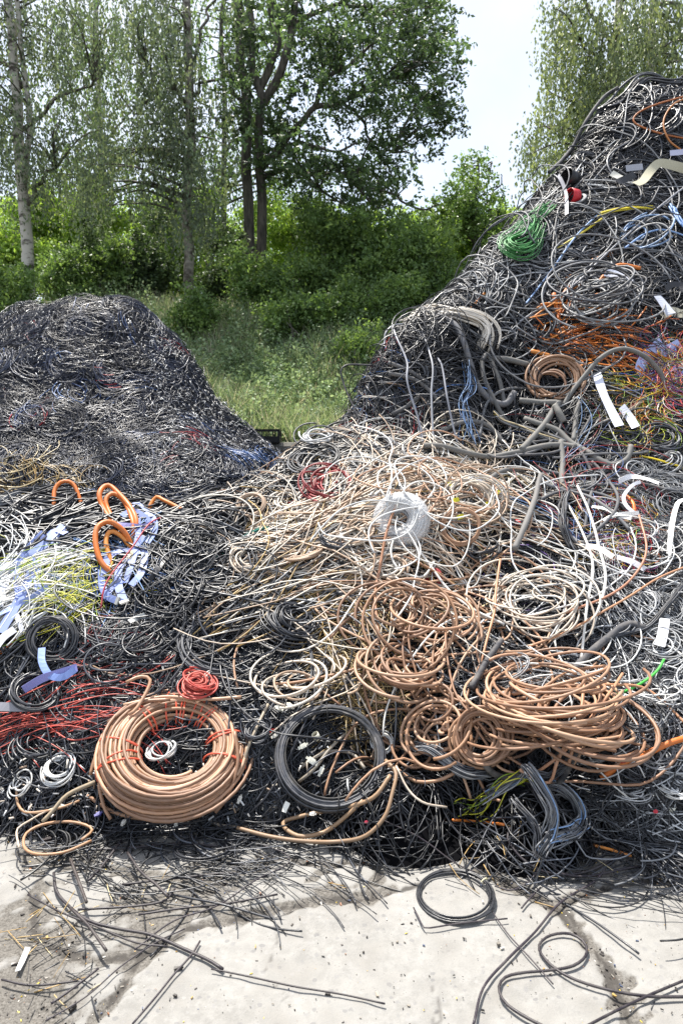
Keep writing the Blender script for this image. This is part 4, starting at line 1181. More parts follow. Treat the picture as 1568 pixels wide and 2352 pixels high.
coil('upright brown loops at the left end of the huge brown pile', 1000, 1690, 95, 84, 26, 20, 3.6, BRN * .96, 216, psi=.5, lift=.09, neat=False, radj=.15, cj=.16, tilt=.12, pieces=12, scatter=.45)
coil('standing brown coil between the black coil and the huge brown pile', 1105, 1700, 66, 66, 10, 12, 3.6, BRN * .9, 217, psi=1.1, lift=.12, neat=False, radj=.08, cj=.08, pieces=4, scatter=.14)
coil('black cable coil with white tips left of the brown loops', 672, 1450, 88, 60, 26, 40, 1.9, BLK * 1.2, 218, psi=-.35, lift=.07, neat=False, radj=.06, cj=.06, tilt=.05, mat_=M_BLACK, pieces=9, scatter=.15)
coil('dark ring of thin black cable in front of the black ball', 500, 1500, 95, 70, 12, 12, 1.9, DGR, 219, psi=-.2, lift=.06, neat=False, radj=.06, cj=.06)
coil('black cable coil standing beside the frayed wires', 128, 1480, 54, 52, 8, 12, 2.2, DGR[[0, 2]], 220, psi=.8, lift=.10, neat=False, radj=.05, cj=.05, pieces=4, scatter=.1)
coil('black cable coil lying above the red wires', 75, 1612, 56, 46, 9, 14, 2.2, BLK * 1.4, 221, psi=-.3, lift=.09, neat=False, radj=.05, cj=.05, mat_=M_BLACK, pieces=4, scatter=.1, ties=(80,), tie_col='#d8d0a8', tie_r=1.5)
coil('dark nest of wound grey cable on the high heap', 1365, 735, 118, 64, 40, 50, 2.0, np.concatenate([DGR[[0, 1]], GRY]), 222, psi=-.05, lift=.22, neat=False, radj=.12, cj=.1, tilt=.08, pieces=30, scatter=.2)
coil('crimson cable bundle showing under the saddle cables', 745, 1140, 72, 40, 20, 22, 2.2, RED * .8, 223, psi=-.1, lift=.06, neat=False, radj=.12, cj=.12, tilt=.08, pieces=10, scatter=.25)
coil('black and white loops resting on the saddle', 742, 1025, 50, 26, 7, 8, 1.9, np.concatenate([DGR, LGR[:2]]), 224, psi=.15, lift=.09, neat=False, radj=.1, cj=.12, pieces=6, scatter=.3)
coil('larger black loops in front of the crimson bundle', 730, 1085, 66, 34, 8, 7, 2.0, np.concatenate([DGR, GRY]), 225, psi=.2, lift=.11, neat=False, radj=.08, cj=.1, pieces=3)
coil('cream coil with yellow tags right of the white reel', 1080, 1165, 66, 56, 12, 18, 2.2, CRM, 226, psi=-.2, lift=.07, neat=False, radj=.1, cj=.1, pieces=9, scatter=.2)
coil('brown cable loop hanging over the cream coil', 1062, 1222, 42, 50 * .8, 4, 3, 2.8, BRN * .95, 227, psi=.3, lift=.11, radj=.04, cj=.04)
coil('cream cable thrown in wide loops above the black coil', 690, 1580, 118, 62, 20, 14, 2.8, CRM[[0, 3, 4]], 228, psi=.12, lift=.07, neat=False, radj=.14, cj=.14, tilt=.08, pieces=9, scatter=.4)
coil('white cable ring between the black coil and the brown loops', 886, 1712, 25, 24, 5, 10, 1.6, WHT, 229, psi=1.2, lift=.06, neat=False, radj=.08, cj=.07, pieces=4, scatter=.15)
coil('beige cable knot on the slope above the tan sticks', 700, 1305, 48, 14, 8, 7, 2.8, CRM[[3]], 230, psi=.25, lift=.09, neat=False, radj=.05, cj=.08)
coil('loop of beige cable high on the slope', 585, 1180, 34, 26, 5, 5, 2.6, CRM[[3, 4]], 231, psi=.4, lift=.1, neat=False, radj=.08, cj=.1)
coil('white wire coil at the right edge below the white strip', 1530, 1500, 56, 46, 14, 26, 1.2, LGR, 232, psi=.3, lift=.07, neat=False, radj=.12, cj=.12, pieces=10, scatter=.45)
coil('wide white wire loops at the right edge', 1505, 1290, 66, 50, 12, 16, 1.2, WHT, 233, psi=-.2, lift=.08, neat=False, radj=.14, cj=.14, pieces=9, scatter=.6)
coil('small white coil in front of the orange hose', 1510, 1760, 44, 28, 6, 12, 1.4, LGR, 234, psi=.1, lift=.06, neat=False, radj=.1, cj=.1, pieces=6, scatter=.4)
coil('white wire coil on the right above the bottom corner', 1545, 1830, 40, 28, 6, 12, 1.3, WHT, 235, psi=-.2, lift=.06, neat=False, radj=.1, cj=.1, pieces=6, scatter=.4)
coil('white wire loop left of the green cable end', 1500, 1625, 56, 24, 7, 10, 1.3, WHT, 236, psi=.05, lift=.07, neat=False, radj=.12, cj=.14, pieces=6, scatter=.4)
coil('grey oval ring of cable near the top of the high heap', 1320, 487, 28, 10, 5, 5, 1.8, LGR[[4]], 237, psi=.15, lift=.1, radj=.04, cj=.04)
coil('blue grey cable coil in the middle of the high heap', 1475, 570, 58, 34, 9, 12, 1.9, np.concatenate([GRY[[0, 1]], BLU[[3]] * .8]), 238, psi=.2, lift=.14, neat=False, radj=.18, cj=.2, pieces=8, scatter=.5)
coil('thin black oval of cable among the front scraps', 470, 1960, 70, 26, 5, 4, 1.6, BLK, 239, psi=.0, lift=.02, neat=False, radj=.06, cj=.06, mat_=M_BLACK)
coil('red wire knot under the orange hose', 1430, 1768, 26, 14, 8, 9, 1.7, RED, 240, psi=.1, lift=.06, neat=False, radj=.1, cj=.15)

# wrapped white reel: windings, hub and clear film cheeks
rng = np.random.default_rng(250)
fr = coil_frame(925, 1205, 64, 60, .5, .07)
c, e1, e2, n, R, s = fr
root = thing('cable_reel', c, 'white cable reel wrapped in clear film in the middle of the heap', 'cable reel')
mb = MB()
tubes(mb, coil_path(fr, R * .34, 54, rng, .8, True, step=.3, radj=.03, cj=.03), .0042, 6, lin('#bdbdbf')); obj('windings', mb, M_COIL, root)
def lathe(mb, fr_, prof, col, seg=40):
    c, e1, e2, n = fr_[:4]
    a = np.arange(seg) * 2 * np.pi / seg
    V = c + (np.cos(a)[None, :, None] * e1 + np.sin(a)[None, :, None] * e2) * np.array([q[0] for q in prof])[:, None, None] + n * np.array([q[1] for q in prof])[:, None, None]
    K = len(prof); i = np.arange(K - 1)[:, None]; j = np.arange(seg)[None]
    mb.add(V, np.stack([i * seg + j, i * seg + (j + 1) % seg, (i + 1) * seg + (j + 1) % seg, (i + 1) * seg + j], -1).reshape(-1, 4), lin(col))
mb = MB(); lathe(mb, fr, [(.002, -.06), (R * .32, -.06), (R * .32, .04), (R * .27, .042), (R * .25, .0), (.002, .0)], '#8f9093'); obj('hub', mb, M_PLASTIC, root)
m, nn_, b = mat('clear_film'); b.inputs['Base Color'].default_value = (.93, .94, .95, 1); b.inputs['Roughness'].default_value = .25; b.inputs['Alpha'].default_value = .45
bp = nd(nn_, 'ShaderNodeBump', Strength=.7, Distance=.02); nz = nd(nn_, 'ShaderNodeTexNoise', Scale=18.0, Detail=4.0)
nn_.links.new(nz.outputs[0], bp.inputs['Height']); nn_.links.new(bp.outputs[0], b.inputs['Normal'])
mb = MB(); lathe(mb, fr, [(R * .34, .056), (R * .6, .085), (R * .9, .075), (R * 1.04, .03), (R * 1.05, -.03)], '#ffffff'); obj('film', mb, m, root)

# ------------------------------------------------------------------ hanks and stripped bundles
hank('white cable hank draped over the hump of the heap', [(940, 742, .06), (985, 738, .08), (1040, 745, .1), (1085, 760, .12), (1105, 785, .12), (1098, 812, .08)], 26, 15, 2.3, CRM[[0, 2]], 301, wander=.5)
hank('bright green cable hank on the left edge of the high heap', [(1262, 512, .16), (1225, 538, .17), (1180, 568, .17), (1152, 600, .17), (1168, 618, .17), (1195, 602, .17), (1228, 562, .16)], 24, 17, 1.3, GRN * 1.1, 302, splay=(.2, .3), wander=.5)
hank('stripped grey bundle drooping onto the concrete, nearest the slab', [(1130, 1838, .09), (1185, 1822, .13), (1230, 1830, .13), (1250, 1868, .08), (1255, 1910, .03), (1240, 1945, .02)], 30, 13, 1.7, np.concatenate([GRY, LGR[[4]], BLU[[3]]]), 303, splay=(.1, .8))
hank('stripped grey bundle curling beside the drooping one', [(1240, 1815, .1), (1290, 1812, .12), (1325, 1840, .09), (1330, 1885, .05), (1300, 1915, .03), (1265, 1930, .02)], 34, 15, 1.6, np.concatenate([GRY, GRY, LGR, BLU[[3]]]), 304, splay=(.3, .3))
hank('frayed grey bundle in front of the upright brown loops', [(990, 1740, .12), (1020, 1752, .12), (1055, 1775, .1), (1100, 1772, .08)], 26, 11, 1.5, np.concatenate([GRY, DGR[:2]]), 305, splay=(.3, .3))
hank('black stripped bundle lying on the huge brown pile', [(1190, 1782, .14), (1245, 1772, .16), (1310, 1745, .17), (1335, 1700, .17), (1365, 1672, .16)], 26, 9, 1.5, DGR, 306, splay=(1.0, .5))
hank('yellow and green earth wires at the foot of the brown pile', [(1060, 1870, .02), (1110, 1850, .05), (1160, 1815, .09), (1200, 1790, .12)], 9, 13, 1.4, YGR * .85, 307, splay=(.6, .8), wander=.8)
hank('dark flat bundle twisting between the white strips', [(1560, 1380, .1), (1520, 1420, .1), (1480, 1462, .09), (1440, 1475, .08), (1350, 1490, .06)], 16, 7, 1.5, np.concatenate([DGR, DGR, GRY[[0]]]), 308)
hank('grey stripped bundle with a yellow tip below the hump', [(1130, 965, .08), (1150, 985, .09), (1195, 1005, .09), (1250, 1020, .08), (1310, 1035, .06)], 18, 7, 1.8, np.concatenate([GRY, TAN[[4]]]), 309, mat_=M_GREY)
hank('dark grey bundle hanging between the purple and white cables', [(1295, 1160, .12), (1285, 1195, .12), (1270, 1230, .12), (1290, 1265, .1), (1310, 1285, .08)], 18, 8, 1.6, DGR, 310, splay=(.1, .6))
hank('teal wires lying in the beige slope', [(500, 1295, .05), (560, 1260, .06), (620, 1235, .06), (690, 1225, .05)], 8, 8, 1.4, pal('#2a7a70', '#35907f'), 311)
hank('blue wires spraying down from the hump', [(1055, 860, .12), (1060, 910, .12), (1050, 950, .1), (1070, 1030, .08)], 9, 8, .8, BLU[[1, 3]] * .8, 312, splay=(.2, 1.2), wander=.8)
hank('bright blue cables at the right edge of the high heap', [(1525, 500, .14), (1540, 530, .14), (1560, 555, .14), (1600, 580, .14)], 7, 10, 2.2, BLU[[1]], 313)
hank('yellow cables lying across the high heap', [(1360, 520, .12), (1400, 512, .13), (1450, 505, .12), (1480, 500, .1)], 5, 4, 1.6, pal('#e2cf26', '#d0c030'), 314)
hank('black cables arching over the top of the high heap', [(1380, 265, .08), (1430, 232, .10), (1480, 212, .1), (1540, 200, .08), (1600, 185, .06)], 18, 18, 2.6, BLK, 315, mat_=M_BLACK, wander=.8)
hank('stripped grey bundle at the bottom of the drooping ones', [(1200, 1860, .05), (1225, 1900, .03), (1230, 1950, .015), (1225, 1975, .012)], 16, 8, 1.5, np.concatenate([DGR, GRY]), 316, splay=(.1, 1.0))

# ------------------------------------------------------------------ thick dusty cables
DG = '#6a6a68'
for label, pts, r, col in [
    ('thick grey cable lying level across the ledge below the hump', [(974, 1047), (1009, 1047), (1064, 1062), (1124, 1067), (1184, 1057), (1234, 1044), (1284, 1042), (1324, 1047)], 8.5, DG),
    ('thick grey cable bending round to an upturned end', [(1204, 979), (1234, 992), (1274, 1007), (1314, 1037), (1359, 1067), (1394, 1087), (1424, 1077), (1434, 1042)], 8.5, DG),
    ('grey cable arching through the air right of the brown coil', [(1284, 952, .06), (1324, 917, .12), (1359, 877, .2), (1409, 862, .24), (1454, 872, .22), (1494, 892, .15), (1509, 907, .1)], 6.5, DG),
    ('thick grey cable with a sharp kink under the brown coil', [(1194, 1052), (1234, 1012), (1272, 957), (1279, 947), (1234, 945), (1184, 937)], 9, DG),
    ('short cut stub of thick grey cable', [(1266, 960, .12), (1277, 972, .11), (1290, 986, .08)], 9.5, '#74736f'),
    ('thick grey cable standing upright below the kinked one', [(1284, 1032), (1289, 1087), (1287, 1150)], 8.5, DG),
    ('grey cable bent in a hairpin right of the hump', [(1152, 940, .07), (1134, 895, .09), (1112, 850, .12), (1099, 837, .13), (1089, 862, .12), (1104, 902, .1), (1134, 952, .08), (1164, 984, .05)], 6.5, '#5c5d5e'),
    ('thick grey cable running out from the hairpin bend', [(1109, 842, .11), (1154, 847, .12), (1204, 857, .1)], 8, DG),
    ('thickest grey cable bowing down the right side of the hump', [(1004, 747, .08), (1029, 772, .12), (1044, 812, .14), (1059, 852, .13), (1084, 902, .1), (1119, 932, .08), (1154, 942, .08), (1171, 922, .1)], 9, '#62646a'),
    ('grey cable pointing left out of the middle of the hump', [(899, 854, .12), (934, 867, .1), (974, 892, .08), (1019, 922, .06)], 6, '#585a5e'),
    ('second grey cable pointing left just below the first', [(901, 876, .12), (949, 889, .1), (984, 914, .08), (1009, 944, .06)], 6, '#55575b'),
    ('curved grey cable at the base of the hump', [(906, 967), (934, 952), (964, 925)], 7, '#4c4d50'),
    ('grey cable slanting down to the cream loops', [(1054, 1159), (1104, 1132), (1154, 1107), (1199, 1102)], 7.5, '#606060'),
    ('straight thick grey cable leaning over the purple cables', [(1179, 1292, .12), (1194, 1235, .13), (1214, 1175, .13), (1229, 1120, .1)], 8, '#6e6d6c'),
    ('thick dark cable between the brown loops and the brown pile', [(1087, 1605), (1109, 1555), (1139, 1500)], 9, '#3c3d42'),
    ('thickest dark cable with a pale cut end above the green cable', [(1306, 1572, .06), (1334, 1530, .07), (1384, 1485, .08), (1429, 1458, .09), (1469, 1467, .08)], 11, '#47484d'),
    ('dusty brown cable rising toward the coloured wires', [(1379, 989), (1419, 967), (1449, 947), (1466, 927)], 5.5, '#7d7264'),
    ('pair of short grey cables standing below the brown coil', [(1319, 1032), (1321, 997), (1324, 962), (1336, 937)], 7.5, DG),
    ('grey cable curving under the hump toward the ledge', [(1000, 1010, .05), (1050, 985, .07), (1100, 990, .07), (1150, 1030, .05)], 7, '#5e5f60'),
    ('dark cable stub poking up from the grey bundles', [(1090, 1755, .12), (1125, 1780, .11), (1180, 1812, .08)], 9, '#3e3c3a'),
    ('black taped cable joint on the huge brown pile', [(1270, 1812, .1), (1300, 1780, .14), (1325, 1735, .17)], 9, '#2e2f33'),
    ('thick dark cable along the left edge of the top of the high heap', [(1260, 395, .1), (1310, 345, .15), (1345, 280, .18), (1385, 225, .2), (1420, 200, .2)], 5.5, '#3a3d44'),
    ('thick dusty tan stub in front of the white ring', [(110, 1907), (135, 1875), (170, 1835), (230, 1805)], 6, '#a09078'),
]:
    cable(label, pts, r * .8, col, name='thick_cable', cat='thick cable', mat_=M_GREY, sides=10, lift=r * .0031 + .055)

# ------------------------------------------------------------------ orange cables and hoses
for label, pts, r in [
    ('upper thick orange cable loop on the left ridge', [(269, 1236, .08), (244, 1208, .12), (237, 1183, .16), (251, 1173, .17), (277, 1188, .15), (302, 1211, .12), (315, 1229, .1), (312, 1270, .06)], 5.5),
    ('second strand inside the upper orange loop', [(276, 1238, .07), (256, 1208, .11), (250, 1190, .14), (262, 1182, .15), (286, 1198, .13), (306, 1230, .1), (303, 1272, .05)], 5),
    ('lower thick orange cable loop among the blue ribbons', [(312, 1284, .08), (287, 1253, .13), (256, 1244, .16), (229, 1257, .16), (220, 1282, .14), (229, 1317, .12), (254, 1338, .1), (272, 1342, .06)], 6),
    ('inner strand of the lower orange loop', [(306, 1280, .08), (280, 1258, .11), (256, 1256, .13), (244, 1277, .12), (250, 1307, .1), (267, 1338, .06)], 5.5),
    ('short orange arch at the far edge of the left ridge', [(121, 1185, .06), (125, 1165, .12), (142, 1160, .16), (168, 1166, .15), (190, 1182, .07)], 4.5),
    ('orange cable bowed over the ridge behind the upper loop', [(343, 1196, .08), (362, 1186, .13), (386, 1190, .12), (430, 1194, .07)], 4.5),
    ('straight orange cable piece between the blue ribbons and yellow wires', [(86, 1396), (109, 1371), (132, 1340)], 4.2),
    ('orange cable curving in from the left edge above the black coil', [(6, 1506), (38, 1477), (69, 1455), (107, 1439), (152, 1432)], 4.2),
    ('fat orange hose piece high on the heap', [(1287, 660), (1314, 642), (1342, 621), (1371, 604), (1400, 596)], 8),
    ('orange cable arching above the dark nest', [(1361, 682, .08), (1390, 657, .14), (1421, 645, .16), (1464, 645, .12)], 4.3),
    ('orange cable bending down left of the dark nest', [(1273, 747, .1), (1276, 716, .12), (1290, 690, .12), (1309, 679, .1)], 3.5),
    ('orange cable end pointing up left of the dark nest', [(1254, 704, .14), (1262, 728, .12), (1272, 760, .1)], 4.5),
    ('orange cable end pointing left over the brown coil', [(1205, 830, .12), (1235, 842, .12), (1280, 850, .1)], 4.5),
    ('fat orange hose running in from the right edge', [(1590, 1708, .09), (1516, 1721, .1), (1468, 1735, .08), (1421, 1754, .06), (1385, 1787, .04)], 7),
    ('thin orange sleeve lying on the concrete before the grey bundles', [(1034, 1890), (1099, 1895), (1164, 1901)], 3),
    ('orange sleeve on the concrete at lower right', [(1354, 1945), (1400, 1960), (1449, 1976)], 3.2),
    ('orange cable with a bend in the upper part of the high heap', [(1570, 245, .12), (1500, 270, .14), (1455, 290, .14), (1450, 310, .13), (1500, 330, .12), (1575, 345, .12)], 1.9),
    ('orange cable snaking down the top of the high heap', [(1575, 250, .13), (1530, 275, .15), (1512, 310, .15), (1520, 350, .14), (1550, 375, .13), (1568, 400, .12)], 1.9),
    ('short orange piece among the white strips at right', [(1432, 1155, .06), (1443, 1175, .07), (1448, 1200, .06)], 4.2),
    ('orange piece under the left flank of the high heap', [(1070, 725, .06), (1085, 712, .07), (1105, 690, .07)], 3.5),
]:
    cable(label, pts, r, ORG[RNG.integers(0, 3)] * (.62 if 'top of the high' in label or 'upper part' in label else 1.1), name='orange_cable', cat='orange cable', mat_=M_COIL, sides=10)

# ------------------------------------------------------------------ other single cables seen on the heap
for label, pts, r, col in [
    ('long grey cable hanging down the front of the hump, leftmost of three', [(901, 750, .06), (920, 810, .16), (934, 867, .2), (944, 920, .22), (963, 996, .12), (974, 1040, .04)], 2.2, '#9a9ca4'),
    ('long grey cable hanging down the hump, middle one of three', [(968, 790, .1), (975, 838, .16), (982, 886, .2), (987, 943, .18), (996, 1040, .04)], 2.2, '#a0a2a8'),
    ('long grey cable hanging down the hump, right one of three', [(994, 848, .14), (1001, 877, .17), (1015, 943, .17), (1030, 986, .12), (1046, 1040, .04)], 2.2, '#94969e'),
    ('pale cable loop hanging off the left top of the hump', [(941, 746, .06), (908, 746, .1), (887, 765, .14), (884, 789, .16), (899, 817, .12)], 2, '#c8c8cc'),
    ('black cable bowed out in the air left of the hump', [(834, 990, .04), (836, 915, .2), (853, 881, .24), (878, 834, .2), (903, 777, .08)], 2, '#2c2d33'),
    ('second black cable hanging beside the hump', [(790, 985, .04), (812, 930, .12), (850, 880, .2), (885, 800, .12)], 1.8, '#2a2b30'),
    ('black cable swinging from the saddle down to the slope', [(631, 1099, .04), (646, 1056, .06), (673, 1031, .08), (686, 1016, .08), (718, 1003, .08), (758, 976, .1), (794, 962, .1), (822, 945, .06)], 2.2, '#25262b'),
    ('green cable curved in an arc on the right of the heap', [(1349, 1533), (1366, 1557), (1404, 1570), (1445, 1566), (1480, 1552), (1502, 1523), (1507, 1488), (1485, 1452)], 2.6, '#3fae3c'),
    ('short green cable pointing up right of the brown pile', [(1402, 1625, .06), (1445, 1616, .08), (1480, 1592, .09), (1502, 1568, .09), (1516, 1545, .09)], 2.9, '#44b040'),
    ('green cable rising straight beside the thick dark cable', [(1337, 1590), (1337, 1547), (1347, 1500), (1368, 1470)], 2.3, '#3a9a38'),
    ('brown cable stretched from the brown loops to the right edge', [(1200, 1520, .1), (1290, 1480, .12), (1400, 1420, .12), (1500, 1370, .12), (1590, 1330, .1)], 2.6, '#b5835f'),
    ('brown cable dropping from the brown pile across its front', [(1300, 1680, .2), (1270, 1740, .2), (1240, 1790, .17), (1222, 1830, .12)], 3.6, '#c09070'),
    ('brown cable standing across the middle of the brown pile', [(1318, 1620, .18), (1320, 1680, .2), (1312, 1760, .18)], 3.6, '#bd8c6a'),
    ('brown cable leaning over the brown pile toward the right', [(1420, 1600, .12), (1380, 1660, .17), (1290, 1720, .2), (1200, 1790, .14)], 3.6, '#b98766'),
    ('brown cable running off to the right edge above the orange hose', [(1310, 1615, .1), (1400, 1615, .09), (1480, 1620, .08), (1570, 1690, .06)], 3.2, '#b5835f'),
    ('brown cable hanging in a big curve right of the white loops', [(1450, 1210, .1), (1458, 1290, .12), (1440, 1350, .12), (1390, 1400, .12), (1290, 1440, .12)], 2.7, '#a9755a'),
    ('brown cable rising from the brown loops past the white reel', [(870, 1480, .06), (858, 1400, .09), (866, 1320, .1), (880, 1250, .12), (905, 1180, .12)], 3, '#a8785a'),
    ('brown cable leaning through the brown loops', [(1150, 1310, .12), (1140, 1400, .13), (1120, 1470, .12), (1085, 1600, .06)], 3, '#b5835f'),
    ('white cable falling in a long curve right of the red coil', [(1320, 1150, .12), (1350, 1210, .13), (1370, 1290, .13), (1375, 1370, .13), (1340, 1480, .1)], 3, '#dddad4'),
    ('second white cable falling beside the long white curve', [(1300, 1190, .1), (1335, 1260, .12), (1348, 1340, .13), (1330, 1430, .12), (1325, 1540, .08)], 2.8, '#e2dfd8'),
    ('white cable sweeping down from the white reel to the cream coil', [(940, 1260, .1), (975, 1320, .1), (1020, 1385, .1), (1080, 1430, .1), (1150, 1470, .1)], 2.8, '#e0ddd6'),
    ('white cable looping left below the white reel', [(905, 1240, .1), (890, 1290, .1), (910, 1330, .1), (960, 1350, .1), (985, 1310, .1)], 2.6, '#dfdcd5'),
    ('dark red cable running down beside the blue ribbons', [(400, 1210, .08), (350, 1235, .12), (310, 1300, .14), (260, 1370, .13), (238, 1430, .1)], 1.8, '#a02030'),
    ('thin red wire trailing from the red wires to the big brown coil', [(140, 1690, .06), (180, 1710, .06), (250, 1698, .06)], 1.6, '#b84a3c'),
    ('blue cable crossing the high heap in a straight line', [(1195, 720, .1), (1260, 650, .12), (1320, 570, .13), (1360, 520, .12)], 2, '#88a8d6'),
    ('light blue cable bent in the right of the high heap', [(1428, 600, .14), (1460, 572, .15), (1500, 562, .15), (1570, 580, .14)], 2, '#7fa4d8'),
    ('yellow cable lying on the high heap below the strap', [(1278, 595, .1), (1320, 570, .12), (1370, 530, .13)], 2.4, '#d2c030'),
    ('long straight grey cable crossing the high heap', [(1180, 760, .1), (1300, 690, .14), (1390, 610, .15), (1480, 520, .15), (1600, 430, .14)], 2.2, '#8b8d94'),
    ('yellow cable at the right edge beside the grey bend', [(1460, 1060, .06), (1500, 1072, .07), (1570, 1092, .06)], 2.2, '#e0c81e'),
    ('beige cable lying beside the black coil from top to bottom', [(620, 1635, .06), (600, 1680, .07), (575, 1730, .07), (560, 1778, .05)], 3.6, '#a89a86'),
    ('dusty brown cable bent round the front of the heap', [(475, 1880), (505, 1900), (575, 1905), (615, 1880), (640, 1825), (665, 1780)], 4, '#8d8070'),
    ('dusty cable running up to the black coil', [(525, 1870), (575, 1845), (635, 1797)], 4, '#93867a'),
    ('dusty cable crossing the inside of the black coil', [(690, 1795, .05), (720, 1770, .06), (745, 1735, .07), (775, 1700, .07)], 3.8, '#8a8174'),
    ('second dusty cable curving inside the black coil', [(695, 1765, .05), (740, 1738, .06), (790, 1745, .06), (850, 1790, .05)], 3.8, '#857c70'),
]:
    cable(label, pts, r, col, mat_=M_COIL)

# ------------------------------------------------------------------ cables lying on the concrete
K1, K2 = '#231d24', '#2a232c'
for label, pts, r, col in [
    ('dark cable making a loop on the slab at lower right', [(1600, 2300), (1484, 2298), (1384, 2280), (1304, 2253), (1254, 2218), (1234, 2183), (1259, 2158), (1304, 2153), (1339, 2173), (1344, 2203), (1314, 2228), (1259, 2238), (1199, 2243), (1159, 2253), (1144, 2278), (1159, 2313), (1209, 2348), (1284, 2385)], 3.1, K1),
    ('dark cable entering at the lower right corner', [(1620, 2240), (1494, 2293), (1409, 2333), (1310, 2385)], 3.1, K1),
    ('long dark cable running from the heap to the bottom of the slab', [(1086, 2365), (1109, 2278), (1164, 2213), (1224, 2153), (1284, 2083), (1364, 2033), (1390, 2000)], 2.7, K2),
    ('thin dark wire crossing the slab from the black ring', [(1124, 2093), (1164, 2153), (1214, 2208), (1269, 2270)], 1.6, K2),
    ('dark wire with a sharp corner beside the black ring', [(1164, 2118), (1064, 2128), (985, 2140), (972, 2138), (960, 2115), (949, 2093)], 1.8, K2),
    ('dark wire leading from the black ring back to the heap', [(1134, 2043), (1174, 2053), (1214, 2028), (1240, 1990), (1260, 1950)], 1.9, K2),
    ('long thin dark wire lying across the middle of the slab', [(485, 2235), (575, 2253), (675, 2275), (784, 2293), (884, 2315)], 2.0, K1),
    ('thick dark cable bent across the lower left with white tape', [(125, 2013), (130, 2058), (160, 2093), (210, 2123), (280, 2143), (350, 2158), (430, 2193), (480, 2215), (512, 2234)], 3.6, K1),
    ('dark cable slanting down to the bottom edge', [(305, 2362), (360, 2298), (400, 2248), (440, 2203), (460, 2170)], 2.4, K2),
    ('dark cable above and beside the taped one', [(65, 2063), (140, 2103), (225, 2138), (310, 2173), (385, 2183)], 2.1, K1),
    ('short thick dark cable under the taped cable', [(165, 2113), (200, 2148), (225, 2183), (245, 2212)], 3.4, '#322b2c'),
    ('short thick dark cable above the taped cable', [(165, 1998), (185, 2058), (200, 2100)], 3.6, '#38302e'),
    ('dark cable with a hooked end at left', [(180, 2098), (300, 2090), (375, 2078), (402, 2050)], 2.5, K1),
    ('straight dark cable pointing right from the scraps', [(280, 2040), (380, 2028), (500, 2015), (555, 2014)], 2.3, K1),
    ('bent dark cable stub in the middle of the left scraps', [(295, 1983), (325, 2028), (360, 2058), (388, 2086)], 3.2, '#302a2c'),
    ('long dark cable along the top edge of the big slab', [(320, 2108), (425, 2093), (525, 2083), (638, 2062)], 2.3, K1),
    ('dark cable lying on the dirt at the left', [(120, 2313), (170, 2278), (226, 2234)], 2.7, K2),
    ('dark cable at the left edge on the dirt', [(5, 2260), (75, 2273), (180, 2263)], 2.4, K1),
    ('thin dark wire slanting across the left slab edge', [(105, 2355), (200, 2298), (280, 2228), (360, 2173), (425, 2142)], 1.6, K2),
    ('thin dark wire bowing back toward the heap', [(310, 2190), (400, 2123), (500, 2088), (590, 2028), (660, 1993), (655, 1968), (600, 1948)], 1.6, K2),
    ('dark cable stub reaching up to the heap at left', [(200, 2033), (235, 1998), (280, 1938)], 3, K1),
    ('dark cable lying near the top left of the concrete', [(205, 1960), (300, 1955), (400, 1945), (500, 1950)], 2.4, K1),
    ('dark wire pointing to the bottom of the slab seam', [(1196, 2094), (1215, 2072), (1240, 2045)], 2.0, K2),
    ('long dark wire from the brown loop to the black ring', [(870, 1880), (960, 1925), (1040, 1985), (1090, 2010)], 1.5, K2),
    ('dark cable at the right edge in front of the grey cables', [(1440, 1920), (1500, 1965), (1590, 2010)], 2.6, K1),
    ('dark cable curving round the front of the grey bundles', [(1175, 1905), (1170, 1935), (1210, 1985), (1270, 2010), (1350, 2008), (1430, 1970), (1500, 1945)], 3, K1),
    ('second dark cable curving on the dirt at right', [(1250, 1960), (1280, 2005), (1350, 2020), (1450, 2000), (1540, 1990)], 2.2, K2),
    ('brown dusty cable swung in a wide loop before the black coil', [(545, 1925), (620, 1945), (700, 1956), (784, 1950), (850, 1928), (888, 1885), (902, 1830), (906, 1790), (890, 1770)], 4.6, '#8f7358'),
    ('dusty tan cable doubled round in front of the black coil', [(845, 1848), (800, 1890), (750, 1930), (690, 1945), (655, 1928), (652, 1900), (690, 1878), (750, 1869), (815, 1862), (868, 1840), (898, 1795)], 4.6, '#9a7d60'),
    ('brown cable bend at the left foot of the heap', [(50, 1820), (52, 1855), (75, 1875), (140, 1865), (190, 1845)], 2.9, '#b08a68'),
    ('tan cable loop lying on the concrete at left', [(212, 1955), (150, 1982), (90, 1987), (58, 1972), (60, 1940), (105, 1905), (160, 1895), (202, 1906), (215, 1930), (190, 1953)], 3.2, '#ab8260'),
    ('cream cable running beside the tan loop', [(45, 1972), (44, 1925), (75, 1895), (125, 1866), (180, 1852)], 2.3, '#c9b8a4'),
    ('cream cable trailing off the brown pile onto the slab', [(905, 1780, .05), (930, 1820, .03), (960, 1855), (1010, 1868)], 2.4, '#cfc0ae'),
]:
    cable(label, pts, r, col, name='loose_cable', cat='loose cable', mat_=M_COIL, lift=.045 if col not in (K1, K2) else .014)

